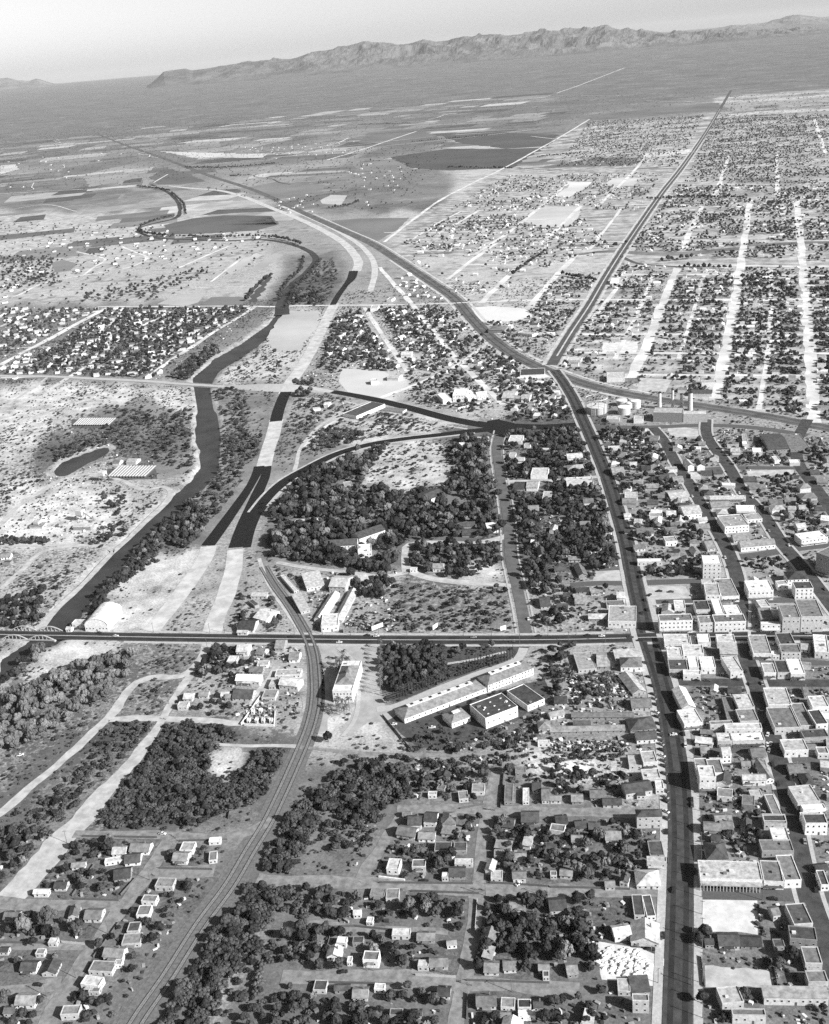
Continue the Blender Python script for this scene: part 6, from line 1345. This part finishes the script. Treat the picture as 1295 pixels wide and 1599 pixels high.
for kind, nm in (('dark', 'distant_trees'), ('mesq', 'mesquite_scrub'), ('pale', 'pale_cottonwoods')):
    sel = [t for t in rest if t[2] == kind]
    if not sel: continue
    n = len(sel); sc = np.array([[t[3]] * 3 for t in sel]) * rng.uniform(.8, 1.2, (n, 3)) * np.array([1, 1, 1.2 if kind != 'mesq' else 1])
    pz = [(t[0], t[1], .05 * t[3]) for t in sel]
    scatter(nm, pz, sc, rng.uniform(0, 6.28, n), rng.integers(0, len(VAR[kind]), n), src(kind))
    print(nm, n)
# low desert bushes over all the open ground near by, thick where the cover is thick
NB = 210000
ang = rng.uniform(math.radians(-46), math.radians(14), NB); rad = 430 + (2300 - 430) * rng.power(1.35, NB)
bx_, by_ = np.sin(ang) * rad, np.cos(ang) * rad
iu = np.clip(np.searchsorted(rr, rad) - 1, 0, len(rr) - 1); iv = np.clip(((ang - th_f[0]) / (th_f[-1] - th_f[0]) * 639).astype(int), 0, 639)
pc = veg[iu, iv]
clump = np.sin(bx_ * .11 + by_ * .05) + np.sin(by_ * .13 - bx_ * .04 + 1) + np.sin(bx_ * .031 + 2) + np.sin(by_ * .027)
k = (rng.uniform(0, 1, NB) < pc * 1.1 * np.clip(.5 + clump * .3, .1, 1)) & ~blocked(bx_, by_) & (GZ[iu, iv] > -.5)
bx_, by_ = bx_[k], by_[k]; n = len(bx_)
bu, bv, bd = project(bx_, by_, np.zeros(n)); k = (bu > -60) & (bu < 1360) & (bv < 1660); bx_, by_ = bx_[k], by_[k]; n = len(bx_)
s0 = .7 + 1.9 * rng.beta(1.3, 3.0, n)
scatter('desert_scrub', np.stack([bx_, by_, np.zeros(n)], -1), s0[:, None] * rng.uniform(.8, 1.2, (n, 3)) * np.array([1, 1, .85]), rng.uniform(0, 6.28, n), rng.integers(0, 4, n), src('mesq'))
print('scrub', n)

# ------------------------------------------------------------------ the far town: houses beyond the counted ones
HV, HF, HM = [], [], []
hm = [wmat('W'), wmat('L'), rmat('W'), rmat('L'), rmat('M'), rmat('D')]
def far_house(x, y, a, L, D, h, pitched, wi, ri):
    c, s = math.cos(a), math.sin(a); n = len(HV)
    def T(px_, py_, z): HV.append((x + px_ * c - py_ * s, y + px_ * s + py_ * c, z))
    for z in (-.2, h):
        for q in ((-L, -D), (L, -D), (L, D), (-L, D)): T(q[0], q[1], z)
    for f in ((0, 1, 5, 4), (1, 2, 6, 5), (2, 3, 7, 6), (3, 0, 4, 7)): HF.append(tuple(n + i for i in f)); HM.append(wi)
    if pitched:
        T(-L * 1.02, 0, h + D * .5); T(L * 1.02, 0, h + D * .5); HF.append((n + 4, n + 5, n + 9, n + 8)); HF.append((n + 6, n + 7, n + 8, n + 9)); HM.extend([ri, ri]); HF.append((n + 5, n + 6, n + 9)); HF.append((n + 7, n + 4, n + 8)); HM.extend([wi, wi])
    else: HF.append((n + 4, n + 5, n + 6, n + 7)); HM.append(ri)
def town(poly, sx, sy, ang, prob, wht=.5):
    w = [(p.x, p.y) for p in px(poly)]; xs = [p[0] for p in w]; ys = [p[1] for p in w]
    cx, cy = sum(xs) / len(xs), sum(ys) / len(ys); R = max(max(xs) - min(xs), max(ys) - min(ys)) * .75
    gx, gy = np.meshgrid(np.arange(-R, R, sx), np.arange(-R, R, sy))
    gx = gx + rng.uniform(-.2, .2, gx.shape) * sx; gy = gy + rng.uniform(-.22, .22, gy.shape) * sy
    c, s = math.cos(ang), math.sin(ang); X = cx + gx * c - gy * s; Y = cy + gx * s + gy * c
    k = inside(X, Y, w) & ~blocked(X, Y) & (rng.uniform(0, 1, X.shape) < prob)
    if min(v for _, v in poly) < 520 and max(u for u, _ in poly) > 600: k &= bhash(np.floor(X / 122.0), np.floor(Y / 96.0)) > .18
    near = min(v for _, v in poly) > 1000
    for x, y in zip(X[k], Y[k]):
        if near:
            u_, v_, _ = project(np.array(x), np.array(y), np.array(0.)); u_, v_ = float(u_), float(v_)
            if -10 < u_ < 1300 and v_ < 1605 and len(OUT) < 300: OUT.append((u_, v_, x, y, ang + rng.choice([0, 1.5708]) + rng.uniform(-.04, .04), where(u_, v_))); mark(x, y, 4.5); continue
        L, D = rng.uniform(3.5, 7.5), rng.uniform(3.2, 5.5); ri = rng.choice([2, 3, 4, 5], p=[wht * .5, .3, .5 - wht * .3, .2 - wht * .2]) if math.hypot(x, y) < 3600 else rng.choice([3, 4, 5])
        far_house(x, y, ang + rng.choice([0, math.pi / 2]) + rng.uniform(-.03, .03), L, D, rng.uniform(2.8, 4), rng.random() < .6, (0 if rng.random() < .65 else 1) if math.hypot(x, y) < 3600 else 1, ri)
        mark(x, y, 3.5)
OUT = []
TOWN = [
 ([(1325,690),(1330,500),(1620,560),(1900,1700),(1330,1700)], 18, 20, 0, .5),
 ([(70,592),(0,592),(0,565),(90,540),(170,482),(395,481),(310,535),(240,592)], 17, 27, .5, .62), ([(0,560),(0,482),(165,482)], 20, 30, .5, .6), ([(0,478),(130,425),(300,400),(420,370),(200,345),(0,400)], 44, 50, .5, .3),
 ([(525,500),(565,484),(630,590),(560,595),(510,575)], 19, 28, -.35, .5), ([(580,484),(750,482),(800,520),(860,580),(890,640),(790,640),(700,550)], 18, 28, -.4, .6), ([(600,490),(640,487),(740,590),(775,632),(660,650),(640,590)], 18, 28, -.4, .6), ([(610,435),(640,430),(700,470),(650,475)], 22, 32, -.4, .5),
 ([(868,575),(970,400),(1060,420),(985,590)], 20, 30, 0, .5), ([(985,590),(1060,420),(1158,420),(1120,630)], 18, 28, 0, .55), ([(1120,625),(1158,420),(1252,420),(1268,655)], 18, 28, 0, .6), ([(1270,655),(1254,420),(1330,420),(1340,670)], 18, 28, 0, .6),
 ([(770,520),(830,500),(860,440),(950,420),(870,560)], 20, 30, 0, .45), ([(620,400),(740,380),(850,420),(740,475)], 34, 40, 0, .35), ([(620,385),(700,340),(900,330),(960,390),(850,420),(760,400)], 24, 32, 0, .4), ([(980,390),(1060,290),(1330,290),(1330,410),(1100,400)], 22, 32, 0, .45),
 ([(700,330),(790,275),(1040,270),(990,330)], 26, 34, 0, .4), ([(1070,285),(1120,180),(1400,180),(1400,290)], 28, 40, 0, .4), ([(870,260),(920,190),(1100,180),(1060,260)], 34, 46, 0, .35), ([(1290,180),(1120,180),(1140,155),(1400,150)], 50, 60, 0, .3),
 ([(780,680),(870,680),(910,678),(980,880),(850,900),(810,860)], 26, 30, .0, .35, .4), ([(935,672),(1020,672),(1115,860),(1000,900)], 20, 26, .0, .45), ([(1040,672),(1105,676),(1190,800),(1130,830)], 20, 26, .0, .5), ([(1110,690),(1295,690),(1300,845),(1230,850)], 20, 26, 0, .5), ([(905,625),(870,600),(790,640),(800,655),(900,658)], 20, 26, 0, .5),
 ([(1060,1010),(1300,1010),(1300,1380),(1080,1380)], 13, 14, .0, .6), ([(1000,915),(1300,870),(1300,985),(1010,985)], 16, 18, 0, .3), ([(600,1280),(1035,1278),(1035,1380),(600,1370)], 15, 19, 0, .42), ([(640,1215),(975,1215),(975,1258),(640,1255)], 15, 19, 0, .42), ([(520,1400),(900,1400),(900,1520),(500,1512)], 15, 19, 0, .42), ([(480,1545),(700,1550),(700,1620),(400,1620)], 17, 20, 0, .3), ([(720,1550),(900,1550),(940,1620),(720,1620)], 17, 20, 0, .3),
 ([(540,260),(640,245),(620,300),(560,330)], 34, 44, 0, .22), ([(380,230),(560,220),(540,240),(420,250)], 60, 70, 0, .3), ([(0,250),(200,235),(0,330)], 110, 110, 0, .2), ([(410,310),(480,300),(500,330),(450,335)], 40, 40, 0, .4),
]

# board fences round the yards of the near blocks
FM = mat('weathered_fence_boards', .12); FW = mat('pale_fence_boards', .45)
def fence(pts, m, label, h=1.7, org=None):
    p = [at(org, *q) if org else P(*q) for q in pts]; root = empty('yard_fence', p[0]); tag(root, label, 'fence', 'fences round the yards')
    for i in range(len(p) - 1):
        a, b = p[i] - p[0], p[i + 1] - p[0]; d = b - a; L = d.length
        o = box_obj('board_panel', 0, L, -.06, .06, .1, h, m, root); o.location = a; o.rotation_euler = (0, 0, math.atan2(d.y, d.x)); 
        vs, fs = [], []
        for t in np.arange(0, L, 3.0): box(vs, fs, t - .09, t + .09, .06, .2, 0, h + .1)
        o = mesh_obj('post', vs, fs, m, root); o.location = a; o.rotation_euler = (0, 0, math.atan2(d.y, d.x))
for org, pts, m, lb in [(A0, [(390,82),(740,88)], FM, 'long dark fence at the top of the left yards'), (A0, [(445,215),(340,362)], FM, 'dark fence along the open dirt yard'), (A0, [(570,358),(640,280)], FM, 'short dark fence at the oblique lane corner'), (A0, [(350,378),(560,384)], FM, 'low dark fence along the left cross lane'),
    (A0, [(560,490),(480,600),(440,650)], FM, 'dark fence on the right side of the oblique lane'), (A0, [(560,490),(790,490)], FM, 'dark fence between third and fourth flat houses'), (A0, [(290,580),(400,590)], FW, 'pale fence below the gabled pair'), (A0, [(845,105),(1070,98)], FM, 'dark fence behind the small block by the tracks'), (A0, [(750,232),(1000,238)], FM, 'dark fence in front of the small block by the tracks'), (A0, [(0,582),(270,585)], FM, 'dark fence behind the two tall trees'),
    (A1, [(270,510),(370,505),(560,525),(640,530)], FM, 'long dark fence beneath the middle gardens'), (A1, [(270,510),(240,620)], FM, 'dark fence at the left edge of the lower gardens'), (A1, [(450,332),(600,335)], FM, 'dark fence below the middle dirt street'), (A1, [(490,300),(930,305)], FM, 'dark fence along the north side of the middle dirt street'), (A1, [(640,340),(960,352)], FM, 'dark hedge-like fence along the south side of the middle dirt street'),
    (A1, [(1010,300),(1290,318)], FM, 'dark fence by the street right of the short lane'), (A1, [(950,380),(940,520)], FW, 'pale fence down the short lane'), (A1, [(660,735),(850,745)], FW, 'pale front fence on the lowest dirt street'), (A1, [(900,760),(1290,772)], FM, 'dark front fence right of the short lane on the lowest street'), (A1, [(160,768),(560,778)], FM, 'dark fence at the top of the bottom gardens'),
    (A1, [(900,940),(905,820)], FM, 'dark fence at the bottom of the short lane'), (A2, [(200,490),(370,485)], FM, 'dark fence above the pale-roofed shop'), (A2, [(0,318),(200,322),(370,328)], FM, 'dark fence on the upper side of the dirt street west of the main road'), (A2, [(970,395),(975,470)], FM, 'dark fence on the right edge of the bright lot'), (A2, [(700,640),(715,780)], FM, 'dark fence at the kerb by the pale lot'), (A2, [(1040,700),(1055,780)], FM, 'dark fence between the lower right yards'),
    (A2, [(680,105),(960,120)], FM, 'dark fence behind the hipped white house'), (B0, [(1075,900),(1100,760)], FM, 'dark fence on the ramp edge'), (B2, [(60,226),(320,232)], FM, 'dark fence behind the junk lot'), (B2, [(0,598),(360,590)], FW, 'pale fence along the strip below the long sheds'), (B2, [(720,640),(860,650)], FM, 'dark fence in the mixed block'), (B2, [(700,790),(870,800)], FM, 'dark fence below the tall white block'),
    (B1, [(870,855),(980,835)], FM, 'dark fence by the rubble huts'), (B1, [(1075,690),(1060,850)], FM, 'dark fence down the lane of cypress shadows'), (B1, [(505,415),(640,580)], FM, 'clipped dark hedge line along the school drive end')]:
    fence(pts, m, lb, org=org)
# loose things lying about the yards: crates, sheet iron, timber, wash tubs
CV, CF, CM = [], [], []
def clutter(poly, n, blk=True):
    w = [(p.x, p.y) for p in px(poly)]; xs = [p[0] for p in w]; ys = [p[1] for p in w]
    x, y = rng.uniform(min(xs), max(xs), n), rng.uniform(min(ys), max(ys), n); k = inside(x, y, w)
    if blk: k &= ~blocked(x, y)
    for X, Y in zip(x[k], y[k]):
        a = rng.uniform(0, 3.14); l, d, h = rng.uniform(.4, 1.5), rng.uniform(.3, .9), rng.uniform(.2, 1.6) ** 1.3; c, s = math.cos(a), math.sin(a); b = len(CV)
        for z in (0, h):
            for qx, qy in ((-l, -d), (l, -d), (l, d), (-l, d)): CV.append((X + qx * c - qy * s, Y + qx * s + qy * c, z))
        for f in ((4, 5, 6, 7), (0, 1, 5, 4), (1, 2, 6, 5), (2, 3, 7, 6), (3, 0, 4, 7)): CF.append(tuple(b + i for i in f))
        CM.extend([int(rng.choice([0, 1, 2, 3], p=[.16, .28, .22, .34]))] * 5)
clutter([(0,1300),(400,1300),(200,1620),(0,1620)], 600); clutter([(560,1270),(1040,1270),(1040,1620),(480,1620)], 1700); clutter([(1070,1005),(1300,1005),(1300,1620),(1085,1620)], 2800); clutter([(640,1190),(1040,1005),(1040,1270),(640,1265)], 2600); clutter([(340,1005),(470,1005),(470,1120),(370,1125)], 700)
clutter([(430,890),(620,890),(620,990),(440,990)], 600); clutter([(820,670),(1300,670),(1300,990),(820,990)], 6000); clutter([(0,740),(190,750),(180,850),(0,850)], 900); clutter([(470,480),(900,480),(900,660),(470,660)], 3500); clutter([(0,480),(400,480),(300,595),(0,595)], 2600); clutter([(100,650),(250,700),(240,750),(130,740)], 400)
for pts, n in [([(883,1055),(975,1060),(985,1090),(900,1085)], 900), ([(380,1100),(430,1100),(428,1130),(382,1132)], 260), ([(860,1160),(980,1158),(980,1175),(860,1172)], 700), ([(540,960),(590,955),(580,985),(535,985)], 120)]: clutter(pts, n, False)
o = mesh_obj('yard_clutter', CV, CF, [mat('bleached_junk', .65), mat('grey_junk', .3), mat('rusted_junk', .14), mat('dark_junk', .05)], mi=CM); tag(o, kind='stuff')
HAZE = 0.9e-5
for t in TOWN: town(*t)
og = defaultdict(list)
for t in OUT:
    ty = ['gx', 'flat', 'shed'][int(rng.integers(3))]; wk, rk = str(rng.choice(['W', 'L', 'M'], p=[.35, .4, .25])), str(rng.choice(['W', 'L', 'M', 'D'], p=[.15, .3, .3, .25])); og[(t[5], ty, wk, rk)].append(t)
for (ph, ty, wk, rk), L_ in og.items():
    L_.sort()
    for k, (u_, v_, x, y, a, _) in enumerate(L_):
        hl, dd, hh = rng.uniform(2.6, 6.0), rng.uniform(4.5, 9), rng.uniform(2.5, 3.8); c, s = math.cos(a), math.sin(a)
        if c * y < 0: pass
        look = '%s %s outbuilding' % (TW[wk], KIND[ty]) + (', %s roof' % TW[rk] if rk != wk else '') + (', %s from left, ' % ORD[min(k, 19)] if len(L_) > 1 else ', ') + ph
        building((x - c * hl + s * dd / 2, y - s * hl - c * dd / 2), (x + c * hl + s * dd / 2, y + s * hl - c * dd / 2), dd, hh, ty, wk, rk, noun='outbuilding', nwin=2, detail=1, doors=False, label=look, group='outbuildings in the back yards')
print('far houses', len(HV) // 9)
o = mesh_obj('distant_houses', HV, HF, hm, mi=HM); tag(o, kind='stuff')
# heaps of pale rubble in the lot beside the main road
V, F = [], []
c0, r0 = at(A2, 340, 665), 13
for k in range(150):
    a, d = rng.uniform(0, 6.28), r0 * math.sqrt(rng.uniform(0, 1)); x, y = c0.x + d * math.cos(a) * 1.1, c0.y + d * math.sin(a) * .8; s = rng.uniform(.5, 1.7); n = len(V)
    for q in ((-1, -1, -.3), (1, -1, -.3), (1, 1, -.3), (-1, 1, -.3), (-.6, -.5, 1), (.5, -.6, .8), (.6, .6, 1), (-.5, .5, .7)): V.append((x + q[0] * s * rng.uniform(.7, 1.1), y + q[1] * s * rng.uniform(.7, 1.1), max(q[2], -.1) * s * .9))
    F += [tuple(n + i for i in f) for f in ((4, 5, 6, 7), (0, 1, 5, 4), (1, 2, 6, 5), (2, 3, 7, 6), (3, 0, 4, 7))]
tag(mesh_obj('rubble_heap', V, F, mat('pale_rubble', .7, .9, .2, .5)), kind='stuff')
# air
vs, fs = [], []; box(vs, fs, -150000, 150000, -150000, 150000, -4.5, 1400)
hz = bpy.data.materials.new('thin_haze'); hz.use_nodes = True; nt = hz.node_tree; nt.nodes.clear()
ov = nt.nodes.new('ShaderNodeOutputMaterial'); pv = nt.nodes.new('ShaderNodeVolumePrincipled'); pv.inputs['Color'].default_value = (.9, .9, .9, 1); pv.inputs['Density'].default_value = HAZE; pv.inputs['Anisotropy'].default_value = 0.0
nt.links.new(pv.outputs[0], ov.inputs['Volume'])
o = mesh_obj('haze', vs, fs, hz); tag(o, kind='stuff')
